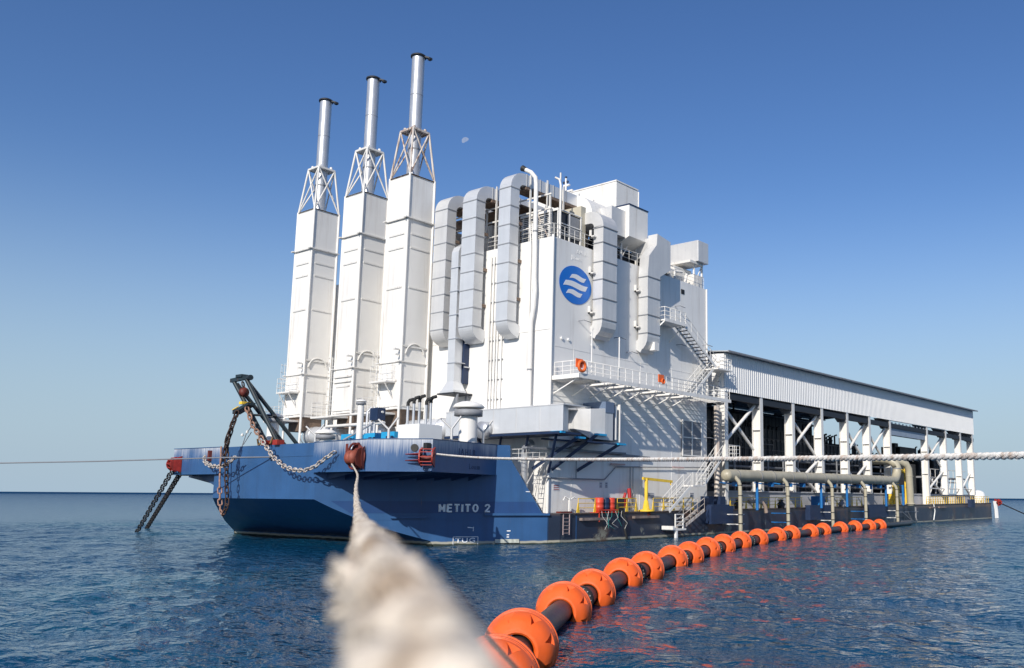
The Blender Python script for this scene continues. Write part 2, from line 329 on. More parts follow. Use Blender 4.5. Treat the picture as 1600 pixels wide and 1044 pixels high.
# ================================================================== SETTING
# ---- the sea: one sheet reaching the horizon, real swell near the barge, fading into finer bump far out
def sea():
    core0, core1, st = -20, 135, .36
    xs = list(np.arange(core0, core1+.01, st))
    g = st; a = core1; far = []
    while a < 26000: g *= 1.18; a += g; far.append(a)
    g = st; a = core0; near = []
    while a > -26000: g *= 1.25; a -= g; near.append(a)
    X = np.array(near[::-1]+xs+far); Y = X - 20
    gx, gy = np.meshgrid(X, Y, indexing='ij'); z = np.zeros_like(gx)
    rng = np.random.RandomState(3)
    wd = math.atan2(-.55, 1.0)     # the chop runs along the barge
    for i in range(64):
        lam = .95*(1.05**i) if i < 48 else rng.uniform(.9, 1.8)
        th = wd + rng.normal(0, .75); k = 2*math.pi/lam; amp = .0040*lam**.70
        ph = rng.uniform(0, 6.28); u = (gx*math.cos(th)+gy*math.sin(th))*k+ph
        z += amp*(np.sin(u)+.28*np.sin(2*u+1.2))
    rad = np.hypot(gx-55, gy-40); z *= np.clip((105-rad)/50, 0, 1)
    z *= .75+.35*np.sin(gx*.045+gy*.02+1)*np.sin(gy*.05-gx*.013)
    n0, n1 = gx.shape; v = np.stack([gx, gy, z], -1).reshape(-1, 3)
    i = np.arange(n0-1)[:, None]*n1+np.arange(n1-1)[None, :]
    f = np.stack([i, i+n1, i+n1+1, i+1], -1).reshape(-1, 4)
    me = bpy.data.meshes.new('sea'); me.vertices.add(len(v)); me.vertices.foreach_set('co', v.ravel())
    me.loops.add(f.size); me.loops.foreach_set('vertex_index', f.ravel().astype(np.int32))
    me.polygons.add(len(f)); me.polygons.foreach_set('loop_start', (np.arange(len(f))*4).astype(np.int32)); me.polygons.foreach_set('loop_total', np.full(len(f), 4, np.int32))
    me.update(calc_edges=True); me.polygons.foreach_set('use_smooth', [True]*len(f))
    m = bpy.data.materials.new('sea_water'); m.use_nodes = True; t = m.node_tree; b = t.nodes['Principled BSDF']; N = t.nodes.new; L = t.links.new
    b.inputs['IOR'].default_value = 1.333; b.inputs['Roughness'].default_value = .07
    tc = N('ShaderNodeTexCoord'); prev = None; hsum = None
    for scl, st_, det, rot in ((1.7, .95, 2, .5), (4.0, .46, 2, .2), (9.0, .16, 2, .7)):
        mp = N('ShaderNodeMapping'); mp.inputs['Scale'].default_value = (scl, scl*.75, scl); mp.inputs['Rotation'].default_value = (0, 0, wd+rot-.4)
        L(tc.outputs['Object'], mp.inputs[0]); n = N('ShaderNodeTexNoise'); n.inputs['Scale'].default_value = 1; n.inputs['Detail'].default_value = det; n.inputs['Distortion'].default_value = .1
        L(mp.outputs[0], n.inputs['Vector']); k = N('ShaderNodeMath'); k.operation = 'MULTIPLY_ADD'; L(n.outputs['Fac'], k.inputs[0]); k.inputs[1].default_value = st_
        if hsum is None: k.inputs[2].default_value = 0
        else: L(hsum, k.inputs[2])
        hsum = k.outputs[0]
    bp = N('ShaderNodeBump'); bp.inputs['Strength'].default_value = 1.0; bp.inputs['Distance'].default_value = .22; L(hsum, bp.inputs['Height']); L(bp.outputs[0], b.inputs['Normal'])
    # far out the countless steep wavelets mirror less of the low sky
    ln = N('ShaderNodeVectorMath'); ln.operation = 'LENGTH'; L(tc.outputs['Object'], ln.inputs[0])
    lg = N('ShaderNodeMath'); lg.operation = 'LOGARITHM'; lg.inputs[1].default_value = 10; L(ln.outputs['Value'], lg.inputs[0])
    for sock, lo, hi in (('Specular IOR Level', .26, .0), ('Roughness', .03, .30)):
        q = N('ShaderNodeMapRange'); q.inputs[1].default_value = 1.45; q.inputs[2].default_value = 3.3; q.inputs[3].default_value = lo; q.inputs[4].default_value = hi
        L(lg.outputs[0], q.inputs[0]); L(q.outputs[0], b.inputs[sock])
    # body colour: deep blue with greener water over patches
    n = N('ShaderNodeTexNoise'); n.inputs['Scale'].default_value = .03; n.inputs['Detail'].default_value = 4; L(tc.outputs['Object'], n.inputs['Vector'])
    r = N('ShaderNodeMapRange'); r.inputs[1].default_value = .50; r.inputs[2].default_value = .72; L(n.outputs['Fac'], r.inputs[0])
    mm = N('ShaderNodeMix'); mm.data_type = 'RGBA'; L(r.outputs[0], mm.inputs[0]); mm.inputs[6].default_value = (.0040, .050, .106, 1); mm.inputs[7].default_value = (.008, .105, .135, 1)
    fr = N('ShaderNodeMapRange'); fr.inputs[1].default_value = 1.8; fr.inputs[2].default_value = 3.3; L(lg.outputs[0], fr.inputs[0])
    m2 = N('ShaderNodeMix'); m2.data_type = 'RGBA'; L(fr.outputs[0], m2.inputs[0]); L(mm.outputs[2], m2.inputs[6]); m2.inputs[7].default_value = (.014, .062, .140, 1)  # lighter far colour stands in for the sky reflection faded out there
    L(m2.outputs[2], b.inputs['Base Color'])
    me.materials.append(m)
    o = bpy.data.objects.new('sea', me); col.objects.link(o); o['label'] = 'open blue sea with short choppy waves'; o['kind'] = 'structure'
sea()

# ---- daytime moon: sunlit part cut as a shape, its brightness given by emission
def moon():
    c = Vector((.642, .729, .396)).normalized()*30000; rr = 30000*.0040
    a = c.normalized(); u = a.cross(Vector((0, 0, 1))).normalized(); w_ = u.cross(a)
    d = (u*-.55+w_*.83).normalized(); e = a.cross(d)
    mb = MB(); n = 24; rim = [d*math.cos(R(t))*rr + e*math.sin(R(t))*rr for t in np.linspace(-90, 90, n)]
    inner = [d*(-.25)*math.cos(R(t))*rr + e*math.sin(R(t))*rr for t in np.linspace(-90, 90, n)]
    vs = [c+p for p in rim]+[c+p for p in inner]+[c+a*rr*.5+(p+q)*.5 for p, q in zip(rim, inner)]
    fs = [(i, i+1, n+i+1, n+i) for i in range(n-1)]+[(i, i+1, 2*n+i+1, 2*n+i) for i in range(n-1)]+[(n+i, n+i+1, 2*n+i+1, 2*n+i) for i in range(n-1)]
    mb.add(vs, fs, True)
    m = bpy.data.materials.new('pale_moon'); m.use_nodes = True; t = m.node_tree; t.nodes.clear()
    o_ = t.nodes.new('ShaderNodeOutputMaterial'); em = t.nodes.new('ShaderNodeEmission'); tr = t.nodes.new('ShaderNodeBsdfTransparent'); mx = t.nodes.new('ShaderNodeMixShader')
    nz = t.nodes.new('ShaderNodeTexNoise'); nz.inputs['Scale'].default_value = 3; rp = t.nodes.new('ShaderNodeMapRange'); rp.inputs[3].default_value = .05; rp.inputs[4].default_value = .40
    tcn = t.nodes.new('ShaderNodeTexCoord'); t.links.new(tcn.outputs['Generated'], nz.inputs['Vector'])
    t.links.new(nz.outputs['Fac'], rp.inputs[0]); t.links.new(rp.outputs[0], mx.inputs[0])
    em.inputs[0].default_value = (.85, .88, .95, 1); em.inputs[1].default_value = .75
    t.links.new(tr.outputs[0], mx.inputs[1]); t.links.new(em.outputs[0], mx.inputs[2]); t.links.new(mx.outputs[0], o_.inputs[0])
    solo(mb, 'moon', m, 'faint daytime half moon in the clear sky above the funnels', 'moon')
moon()

# ================================================================== BARGE
CH0, CH1 = (35.0, 53.4), (48.5, 44.6)          # starboard bow chamfer in plan
YC = 60.0
def mir(p): return (p[0], 2*YC-p[1])
def chY(x): return 53.4 - (x-35)*(8.8/13.5)
def chL(x): return 66.6 + (min(x, 42.0)-35)*(9.0/7)
barge = thing('barge', 'long deep blue barge with a raised bow, METITO 2 written on its side', 'barge', (95, 60, 0))
RK = [(35.0, 3.12), (35.9, 2.58), (37.1, 1.97), (38.6, 1.26), (40.5, .62), (41.3, .36), (41.62, .27), (41.66, -.6), (47, -1.2)]   # rake of the bow
STROKES = {'M': (.50, [[(0, 0), (0, 1)], [(0, 1), (.25, .25)], [(.25, .25), (.5, 1)], [(.5, 1), (.5, 0)]]),
           'E': (.40, [[(0, 0), (0, 1)], [(0, 1), (.42, 1)], [(0, .52), (.38, .52)], [(0, 0), (.42, 0)]]),
           'T': (.46, [[(0, 1), (.46, 1)], [(.23, 1), (.23, 0)]]), 'I': (.0, [[(0, 0), (0, 1)]]),
           'O': (.50, [[(.5*(.5+.5*math.cos(R(a))), .5+.5*math.sin(R(a))), (.5*(.5+.5*math.cos(R(a+24))), .5+.5*math.sin(R(a+24)))] for a in range(0, 360, 24)]),
           '2': (.44, [[(.0, .76), (.06, .92)], [(.06, .92), (.22, 1)], [(.22, 1), (.38, .94)], [(.38, .94), (.44, .76)], [(.44, .76), (.34, .52)], [(.34, .52), (.02, .02)], [(.0, 0), (.46, 0)]])}
def stroke_text(txt, x0, z0, hgt, on_ch):
    u = 0; k = .838   # chamfer metres to world x
    for ch in txt:
        if ch == ' ': u += .48; continue
        w_, st = STROKES[ch]; mb = MB()
        for a, b_ in st:
            d = Vector((b_[0]-a[0], b_[1]-a[1])); d = d.normalized()*.045 if ch != 'O' else d*0
            A_ = (a[0]-d.x, a[1]-d.y); B_ = (b_[0]+d.x, b_[1]+d.y)
            P_ = on_ch(x0+(u+A_[0])*hgt*1.22*k, z0+A_[1]*hgt*.90+.03, .03); Q_ = on_ch(x0+(u+B_[0])*hgt*1.22*k, z0+B_[1]*hgt*.90+.03, .03)
            mb.bar(P_, Q_, .11, .11)
        mb.build('letter', letter, barge); u += w_+.36
def hull():
    # raised bow block: front plate, chamfers (facets cut by the rake), bulwark cap; split in strips along x
    top = 6.92
    mb = MB()
    mb.add([(35, 53.4, 3.12), (35, 66.6, 3.12), (35, 66.6, top), (35, 53.4, top)], [(0, 1, 2, 3)])
    vs = []; fs = []
    xs = [35+13.5*i/27 for i in range(28)]
    def rk(x):
        for (a, za), (b_, zb) in zip(RK[:-1], RK[1:]):
            if a <= x <= b_: return za+(zb-za)*(x-a)/(b_-a)
        return -1.2
    def topz(x):
        if x <= 46.06: return top+.15*(x-35)/11
        if x <= 46.1: return 6.1
        return 6.1+(2.2-6.1)*(x-46.1)/(48.15-46.1) if x < 48.15 else 2.2
    xs = sorted(set([round(x, 3) for x in xs]+[46.06, 46.1, 48.15]))
    for side in (0, 1):
        vs = []; fs = []
        for x in xs:
            y = chY(x) if side == 0 else chL(x)
            vs += [(x, y, rk(x)), (x, y, max(topz(x), rk(x)))]
        fs = [(2*i, 2*i+2, 2*i+3, 2*i+1) for i in range(len(xs)-1)]
        mb.add(vs, fs)
    o = mb.build('bow_plating', hullm, barge)
    # rake
    mb = MB(); vs = []
    fx = [(a, z) for a, z in RK]
    for a, z in fx: vs += [(a, chY(min(a, 48.5)), z), (a, chL(a), z)]
    mb.add(vs, [(2*i, 2*i+1, 2*i+3, 2*i+2) for i in range(len(fx)-1)], True)
    mb.build('bow_rake', hullm, barge)
    # main hull box (side strips so the sheer rises slightly toward the far end)
    mb = MB()
    P = [(48.5, 44.6), (49.4, 44.2), (161.5, 44.2), (161.5, 75.6), (49.4, 75.6), (48.5, 75.6)]
    zt = [2.16, 2.16, 2.7, 2.7, 2.16, 2.16]
    mb.prism(P, -1.2, zt)
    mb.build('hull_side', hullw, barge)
    # blue foot of the bow on the side shell, set proud
    mb = MB()
    mb.add([(48.5, 44.58, -1.2), (51.3, 44.18, -1.2), (51.3, 44.18, 2.12), (48.5, 44.58, 2.12)], [(0, 1, 2, 3)])
    mb.build('side_foot', hulld, barge)
    # decks
    MB().prism([(35.06, 53.6), (46.0, 46.45), (46.0, 52.5), (49.35, 52.5), (49.35, 75.5), (41.7, 75.2), (35.06, 66.6)], 5.55, 5.75).build('bow_deck', greyp, barge)
    # inner side of the bulwark (thickness)
    mb = MB()
    for s_ in (0, 1):
        a = (35.12, 53.55); b_ = (46.05, 46.43)
        if s_: a, b_ = mir(a), mir(b_)
        mb.bar((*a, 6.35), (*b_, 6.5), .06, 1.2)
    mb.bar((35.08, 53.6, 6.33), (35.08, 66.4, 6.33), .06, 1.2)
    mb.build('bulwark_lining', hulld, barge)
    # transverse bulkhead at the back of the raised bow
    MB().box(46.1, 46.6, 2.2, 46.25, 73.4, 5.7).build('bow_bulkhead', white, barge)
    # wings: boxes that fill out the corners of the bow
    for s_ in (0, 1):
        poly = [(34.85, 53.55), (34.45, 47.2), (36.9, 43.85), (45.2, 46.72), (44.6, 47.2)]
        if s_: poly = [(x, y-.75) for x, y in (mir(p) for p in poly)][::-1]
        ztop = 6.9; n = len(poly)
        mb = MB()
        vs = [(x, y, 4.93) for x, y in poly]+[(x, y, 6.93+.012*(x-35)) for x, y in poly]
        # outer faces only, plus floor and a deck
        cut = {0: (3, 4), 1: (0, 1)}[s_]
        idx = list(range(n))
        fs = [(i, (i+1) % n, n+(i+1) % n, n+i) for i in idx]
        fs = [f for j, f in enumerate(fs) if j in ((0, 1, 2) if s_ == 0 else (1, 2, 3))]
        mb.add(vs, fs)
        w_ = mb.build('wing_bulwark', hulls, barge)
        # lining just inside
        cx = sum(p[0] for p in poly)/n; cy = sum(p[1] for p in poly)/n
        inn = [(x+(cx-x)*.025, y+(cy-y)*.025) for x, y in poly]
        MB().add([(x, y, 4.98) for x, y in inn]+[(x, y, 6.9+.012*(x-35)) for x, y in inn], fs).build('wing_lining', hulld, barge)
        MB().prism(inn, 4.96, 5.06).build('wing_floor', hulld, barge)
        # flange along the lower edge and gusset ribs below
        mb = MB()
        seq = (poly[0], poly[1], poly[2], poly[3]) if s_ == 0 else (poly[4], poly[3], poly[2], poly[1])
        for a, b_ in zip(seq[:-1], seq[1:]): mb.bar((*a, 4.93), (*b_, 4.93), .10, .05)
        for a, b_ in zip(seq[:-1], seq[1:]): mb.bar((*a, 6.95), (*b_, 6.95+.012*(b_[0]-35)), .09, .04)
        mb.build('wing_flange', hullm, barge)
        mb = MB()
        for k in range(9):
            x = 35.6+k*1.0; yh = chY(x)-.02; yo = max(43.95+.0*x, 53.2-(x-34.4)*2.6) if x < 37.2 else 43.9+(x-36.9)*.345+.15
            yo = min(yo, yh-.3)
            if s_: mb.vprism([(chL(x)+.02, 4.9), (max(chL(x)+.3, 2*YC-yo), 4.9), (max(chL(x)+.3, 2*YC-yo), 4.8), (chL(x)+.02, 4.0)], x-.03, x+.03, 'y') if x < 39 else None
            else: mb.vprism([(yh, 4.9), (yo, 4.9), (yo, 4.86), (yh, 4.45)], x-.03, x+.03, 'y')
        mb.build('wing_gussets', hulld, barge)
    # rubbing strakes
    nx, ny = .546, .838   # outward normal of the chamfer is (-nx,-ny)
    def on_ch(x, z, o=.0): return (x-nx*o, chY(x)-ny*o, z)
    mb = MB()
    mb.bar(on_ch(44.6, 2.12, .10), on_ch(48.6, 2.12, .10), .22, .16)
    mb.build('rubbing_strake', hullm, barge)
    mb = MB(); mb.bar(on_ch(39.2, 1.92, .10), on_ch(41.2, 1.92, .10), .2, .14); mb.build('rubbing_strake', hullm, barge)
    # darker paint band above the strake
    mb = MB(); mb.add([on_ch(35.9, 3.02, .012), on_ch(47.65, 3.02, .012), on_ch(48.1, 2.2, .012), on_ch(37.0, 2.2, .012)], [(0, 1, 2, 3)])
    mb.build('paint_band', hull_mat('hull_mid_blue_paint', (.019, .062, .185)), barge)
    # weld seams on the front plate and chamfer
    mb = MB()
    mb.bar((34.985, 53.5, 6.05), (34.985, 66.5, 6.05), .03, .03)
    mb.bar(on_ch(37.4, 1.30 + .45, .01), on_ch(44.5, 1.75, .01), .02, .03)
    mb.build('weld_seam', hullm, barge)
    # lettering
    ux = (13.5, -8.8, 0)
    stroke_text('METITO 2', 41.97, 2.29, .53, on_ch)
    text_mesh('TUG', .46, letter, on_ch(42.95, .17, .035), ux, (0, 0, 1), .005, .004, 'lettering', barge, 1.12, 1.42)
    mb = MB()
    a, b_ = 42.83, 44.28
    for p, q in (((a, .56), (b_, .56)), ((a, .56), (a, .05)), ((b_, .56), (b_, .05))): mb.bar(on_ch(p[0], p[1], .02), on_ch(q[0], q[1], .02), .03, .035)
    mb.build('lettering_frame', letter, barge)
    mb = MB(); mb.bar(on_ch(45.3, .24, .06), on_ch(46.75, .24, .06), .08, .26); mb.build('mark_panel', mat('chalky_white', (.5, .52, .46), .7, var=.3, scale=4), barge)
    mb = MB()
    for z in (.52, .68, .95): mb.bar(on_ch(46.0, z, .02), on_ch(46.14 if z < .9 else 46.22, z, .02), .03, .07)
    mb.bar(on_ch(43.65, 1.22, .02), on_ch(43.95, 1.18, .02), .03, .05); mb.bar(on_ch(44.0, 1.25, .02), on_ch(43.98, .95, .02), .03, .03)
    mb.bar(on_ch(47.1, 3.75, .02), on_ch(47.35, 3.74, .02), .03, .05)
    mb.build('draught_mark', letter, barge)
    # old names left as weld beads on the wing side
    d = Vector((8.3, 2.87, 0)).normalized(); o0 = Vector((36.9, 43.85, 0)); nn = Vector((d.y, -d.x, 0))
    def wg(s_, z): p = o0+d*s_+nn*.012; return (p.x, p.y, z)
    text_mesh('JAHLR', .62, ghost, wg(3.3, 6.12), d, (0, 0, 1), .012, 0, 'weld_lettering', barge, 1.5, 1.0)
    text_mesh('Loum', .55, ghost, wg(4.8, 5.22), d, (0, 0, 1), .012, 0, 'weld_lettering', barge, 1.3, 1.0)
    mb = MB(); mb.bar(wg(-.3, 5.93), wg(8.3, 5.93), .03, .03); mb.build('weld_seam', hullm, barge)
    # small white plate on the wing front
    mb = MB(); mb.bar((34.53, 48.95, 6.42), (34.47, 47.5, 6.33), .02, .10); mb.build('name_plate', letter, barge)
hull()

# working side: fender strips, bent plates, deck edge
mb = MB()
for x0, x1, z in ((51.6, 55.0, 1.72), (58.2, 61.6, 1.78), (129.5, 131.6, 2.1), (133.5, 136.5, 2.12)):
    mb.bar((x0, 44.05, z), (x1, 44.05, z), .30, .20)
mb.build('fender_strip', mat('worn_fender_paint', (.22, .17, .15), .7, var=.4, scale=2), barge)
mb = MB()
mb.bar((51.0, 44.17, 2.13), (161.4, 44.17, 2.68), .12, .07)
mb.build('deck_edge', mat('rusty_deck_edge', (.07, .045, .035), .8, var=.4), barge)
for x0, x1, m_ in ((69.3, 73.2, navy), (89.5, 95.0, navy), (105.6, 112.2, navy), (148, 150, navy)):
    q = MB().box(x0, 43.6, 1.0 if x0 != 148 else 2.0, x1, 44.19, 2.62 if x0 != 148 else 3.3).build('side_sponson', m_, barge)

# ---- fairlead openings and red fairleads
def fairlead(loc, rotz, label, hood=False):
    t = thing('fairlead', label, 'fairlead', (0, 0, 0), 'red roller fairleads round the barge')
    mb = MB()
    # two cheek plates with toothed edges and horizontal horns
    for y in (-.52, .42):
        pts = arc(0, 0, .62, 95, 265, 11)
        poly = [(.25, .75)]+[(a-.15, z) for a, z in pts]+[(.25, -.75)]
        mb.vprism(poly, y, y+.10, 'x')
    cheeks = mesh_obj('cheek_plate', mb.v, mb.f, mb.sm, red, t)
    mb = MB().lathe([(.0, -.42), (.34, -.42), (.26, -.30), (.20, 0), (.26, .30), (.34, .42), (0, .42)], (-.25, 0, -.1), 18, (0, 1, 0))
    mesh_obj('roller', mb.v, mb.f, mb.sm, dred, t)
    mb = MB()
    for z in (.25, -.25): mb.vprism([(-.05, .04), (-.05, -.04), (.3, -.04), (.3, .04)], .52, 1.55, 'x'); 
    mb = MB()
    for z in (.22, -.25):
        mb.add([(.2, .52, z+.10), (-.28, .52, z+.02), (.2, .52, z-.14), (.2, 1.7, z+.02), (.15, 1.7, z), (.2, 1.7, z-.04)], [(0, 2, 1), (3, 4, 5), (0, 1, 4, 3), (1, 2, 5, 4), (2, 0, 3, 5)])
    mesh_obj('horn', mb.v, mb.f, mb.sm, red, t)
    mb = MB()
    for k in range(5):
        a = R(110+k*35); mb.box(-.15+.62*math.cos(a)-.05, -.42, .62*math.sin(a)-.03, -.15+.62*math.cos(a)+.05, .42, .62*math.sin(a)+.03)
    mesh_obj('tie_bar', mb.v, mb.f, mb.sm, red, t)
    t.location = loc; t.rotation_euler.z = rotz; t.scale = (.84, .84, .84)
    return t
fairlead((34.35, 71.25, 5.72), R(-6), 'red fairlead at the left tip of the bow, with two anchor chains hanging from it')
fairlead((36.45, 43.75, 5.80), R(38), 'red fairlead on the right bow corner, holding the white mooring rope')
fairlead((162.3, 43.4, 2.8), R(150), 'small red fairlead at the far right end of the barge deck')
t = thing('round_fairlead', 'dark red round fairlead facing the viewer, the near rope coming out of it', 'fairlead', (34.25, 47.6, 5.8))
MB().lathe([(0, -.03), (.74, -.03), (.78, .02), (.74, .07), (0, .07)], (34.36, 47.95, 5.82), 28, (-1, 0, 0)).build('shield_plate', dred, t)
mb = MB(); rim = [(34.0, 47.9+.60*math.cos(R(a)), 5.85+.80*math.sin(R(a))) for a in range(-100, 101, 20)]
mb.tube(rim, .07, 8); mb.tube([(34.3, p[1]+.02, p[2]) for p in rim], .09, 8); mb.build('shield_rim', dred, t)
MB().lathe([(0, -.26), (.50, -.26), (.36, -.10), (.32, 0), (.36, .10), (.50, .26), (0, .26)], (33.95, 47.85, 5.75), 20, (0, 1, 0)).build('sheave', mat('worn_red_lead', (.26, .065, .04), .6, var=.3, scale=4), t)
MB().vprism([(34.35, 6.45), (34.0, 6.25), (33.85, 5.8), (33.95, 5.3), (34.35, 5.05)], 47.50, 47.56, 'x').vprism([(34.35, 6.5), (34.15, 6.3), (34.1, 5.8), (34.15, 5.3), (34.35, 5.0)], 47.25, 47.30, 'x').build('side_cheek', mat('dark_brown_cheek', (.10, .02, .015), .6, var=.3), t)

# oval hawse openings in the bulwark (dark mouths with a pale lip)
for (x, y, z, lab) in ((34.90, 50.35, 6.42, 'right'), (34.90, 67.7, 6.45, 'left'), (34.95, 58.85, 6.05, 'mid'), ):
    s_ = .42 if lab != 'mid' else .17
    MB().lathe([(0, -.02), (s_, -.02), (s_, .035), (s_*.8, .02)], (x, y, z), 20, (-1, 0, 0)).build('hawse_opening', black, barge)
    MB().lathe([(s_, .0), (s_+.07, .03), (s_+.04, .07), (s_-.02, .05)], (x, y, z), 20, (-1, 0, 0)).build('hawse_lip', hulld, barge)
for (y, z) in ((49.55, 6.35), (67.0, 6.35)):
    MB().box(34.55, y-.22, z-.45, 34.95, y+.02, z+.35).build('chain_stopper', dred, barge)
MB().box(36.45, 43.85, 6.35, 36.75, 44.2, 6.7).build('hawse_opening', black, barge)
MB().lathe([(0, .02), (.24, .02), (.24, -.1)], (36.2, 44.74, 6.4), 16, (-.81, -.59, 0), False).build('hawse_opening', black, barge)

# ================================================================== CHAINS
def chain_mesh(pts, link=.42, r=.045, wid=.14):
    """real interlocking links along a polyline"""
    P = [Vector(p) for p in pts]; seg = [(b-a).length for a, b in zip(P[:-1], P[1:])]; T = sum(seg); n = int(T/(link*.74))
    def at(s_):
        for a, b, l in zip(P[:-1], P[1:], seg):
            if s_ <= l: return a+(b-a)*(s_/l)
            s_ -= l
        return P[-1]
    mb = MB()
    for i in range(n):
        c = at((i+.5)*T/n); d = (at(min(T, (i+.8)*T/n))-at(max(0, (i+.2)*T/n))).normalized()
        U = Vector((0, 0, 1)) if abs(d.z) < .9 else Vector((1, 0, 0)); s1 = d.cross(U).normalized(); s2 = s1.cross(d)
        a = (s1 if i % 2 else s2)*math.cos(.4)+(s2 if i % 2 else -s1)*math.sin(.4)
        loop = []
        for k in range(12):
            th = 2*math.pi*k/12; loop.append(c+a*math.cos(th)*wid+d*(math.sin(th)*wid+(1 if math.sin(th) > 0 else -1)*(link/2-wid)))
        mb.tube(loop, r, 6, closed=True)
    return mb
def sag(p, q, s_, n=14):
    p = Vector(p); q = Vector(q); return [p.lerp(q, i/n)-Vector((0, 0, 4*s_*(i/n)*(1-i/n))) for i in range(n+1)]
solo(chain_mesh([(34.2, 71.5, 5.3), (38.37, 86.06, -.2)], .85, .05, .21), 'anchor_chain', chainb, 'black anchor chain running from the left fairlead into the water, the outer of two', 'chain', 'anchor chains at the left of the bow')
solo(chain_mesh([(34.5, 70.9, 5.0), (42.43, 93.19, -.2)], .85, .05, .21), 'anchor_chain', chainb, 'black anchor chain running down from the left fairlead, the inner one beside the hull', 'chain', 'anchor chains at the left of the bow')
solo(chain_mesh([(33.9, 58.35, 7.1), (33.9, 56.8, 5.94), (33.95, 55.6, 5.35), (34, 54.6, 5.08), (34, 53.2, 5.0), (34.05, 52.1, 5.25), (34.1, 51.2, 5.7), (34.3, 50.3, 6.2)], .42, .048, .135), 'festoon_chain', chainw, 'pale galvanised chain hanging in a long curve right of the chain gallows', 'chain')
solo(chain_mesh([(34.5, 67.4, 6.25), (34.1, 66.4, 5.75), (34, 65.3, 5.49), (34, 64.2, 5.42), (34, 63.3, 5.5), (34.0, 62.5, 5.8), (34.0, 61.9, 6.1)], .42, .048, .135), 'festoon_chain', chainw, 'pale chain looping from the left hawse hole to the hanging chains', 'chain')
solo(chain_mesh([(33.9, 62.1, 9.3), (33.8, 62.9, 7.0), (33.8, 62.6, 4.5), (33.85, 62.3, 2.7), (33.9, 62.8, 1.95)], .56, .05, .15), 'hanging_chain', rust, 'heavy rusty chain hanging from the yellow tipped plate down almost to the water', 'chain')
solo(chain_mesh([(33.7, 61.6, 9.35), (33.6, 62.5, 7.6), (33.7, 63.0, 6.0), (33.8, 63.3, 5.5)], .56, .05, .15), 'hanging_chain', rust, 'shorter heavy rusty chain hanging from the yellow tipped plate to the bulwark top', 'chain')
solo(chain_mesh([(33.95, 62.95, 1.9), (33.9, 63.3, 2.3), (33.9, 63.7, 4.3)], .5, .055, .14).tube([(33.9, 63.7, 4.3), (33.95, 63.95, 6.9)], .07, 8), 'chain_tail', mat('rusty_pink_chain', (.34, .20, .15), .8, var=.4, scale=6), 'rust pink chain and rod rising up the bow from the lowest hanging chain', 'chain')
solo(chain_mesh([(33.8, 60.6, 9.6), (33.9, 59.7, 8.2), (34.1, 58.7, 7.2)], .46, .055, .14), 'gallows_chain', mat('rusty_pink_chain_links', (.30, .17, .12), .8, var=.4, scale=6), 'rust coloured chain between the legs of the dark gallows', 'chain')

# ---- chain gallows
g = thing('chain_gallows', 'dark A-shaped steel gallows leaning out over the bow bulwark with a sheave at its head', 'gallows', (35.3, 60, 6.9))
MB().tube([(33.6, 62.15, 11.5), (35.0, 59.6, 7.0)], .15, 10).build('leg', gallow, g)
MB().tube([(33.6, 60.5, 11.6), (35.0, 58.2, 7.0)], .15, 10).build('leg', gallow, g)
MB().tube([(33.7, 60.6, 11.5), (37.8, 59.5, 6.6)], .14, 10).build('back_stay', gallow, g)
MB().tube([(33.7, 62.0, 11.4), (37.9, 61.3, 6.6)], .14, 10).build('back_stay', gallow, g)
MB().tube([(34.45, 60.6, 9.1), (35.7, 59.8, 9.1)], .08, 8).tube([(34.3, 60.7, 9.1), (35.7, 61.5, 9.2)], .08, 8).build('cross_bar', gallow, g)
MB().bar((33.6, 62.6, 11.65), (33.6, 60.2, 11.75), .22, .28).box(33.4, 60.9, 11.8, 33.9, 61.7, 12.0).tube([(33.6, 60.3, 11.7), (33.6, 59.95, 11.7)], .2, 10).build('head_beam', gallow, g)
MB().lathe([(0, -.12), (.34, -.12), (.26, 0), (.34, .12), (0, .12)], (33.7, 60.9, 10.7), 16, (0, 1, 0)).build('sheave', dred, g)
k_ = chain_mesh([(33.7, 61.2, 11.5), (33.7, 60.9, 10.7)], .4, .05, .12); k_.build('sheave_chain', rust, g)
p_ = MB().add([(33.7, 62.3, 9.45), (33.7, 60.3, 9.95), (34.3, 60.3, 9.95), (34.3, 62.3, 9.45), (33.7, 62.3, 9.2), (33.7, 60.3, 9.75), (34.3, 60.3, 9.75), (34.3, 62.3, 9.2)], [(0, 1, 2, 3), (4, 5, 6, 7), (0, 1, 5, 4), (2, 3, 7, 6), (1, 2, 6, 5), (3, 0, 4, 7)]).build('hanger_plate', gallow, g)
sub(p_, MB().box(33.65, 61.0, 9.85, 34.35, 61.4, 10.05).bar((33.68, 62.3, 9.49), (33.68, 61.5, 9.70), .06, .06), 'yellow_edge', yellow)
mb = MB()
for y in (59.6, 58.2): mb.box(34.75, y-.3, 6.9, 35.3, y+.3, 7.25)
mb.build('foot_bracket', red, g)
mb = MB()
for k in range(9): mb.tube([(34.9+random.random()*.6, 60.9-k*.32, 6.95), (34.8+random.random()*.5, 60.7-k*.32, 7.15+random.random()*.35)], .07, 6)
mb.build('lashing', mat('tangled_brown_lashing', (.22, .13, .05), .9, var=.5, scale=6), g)

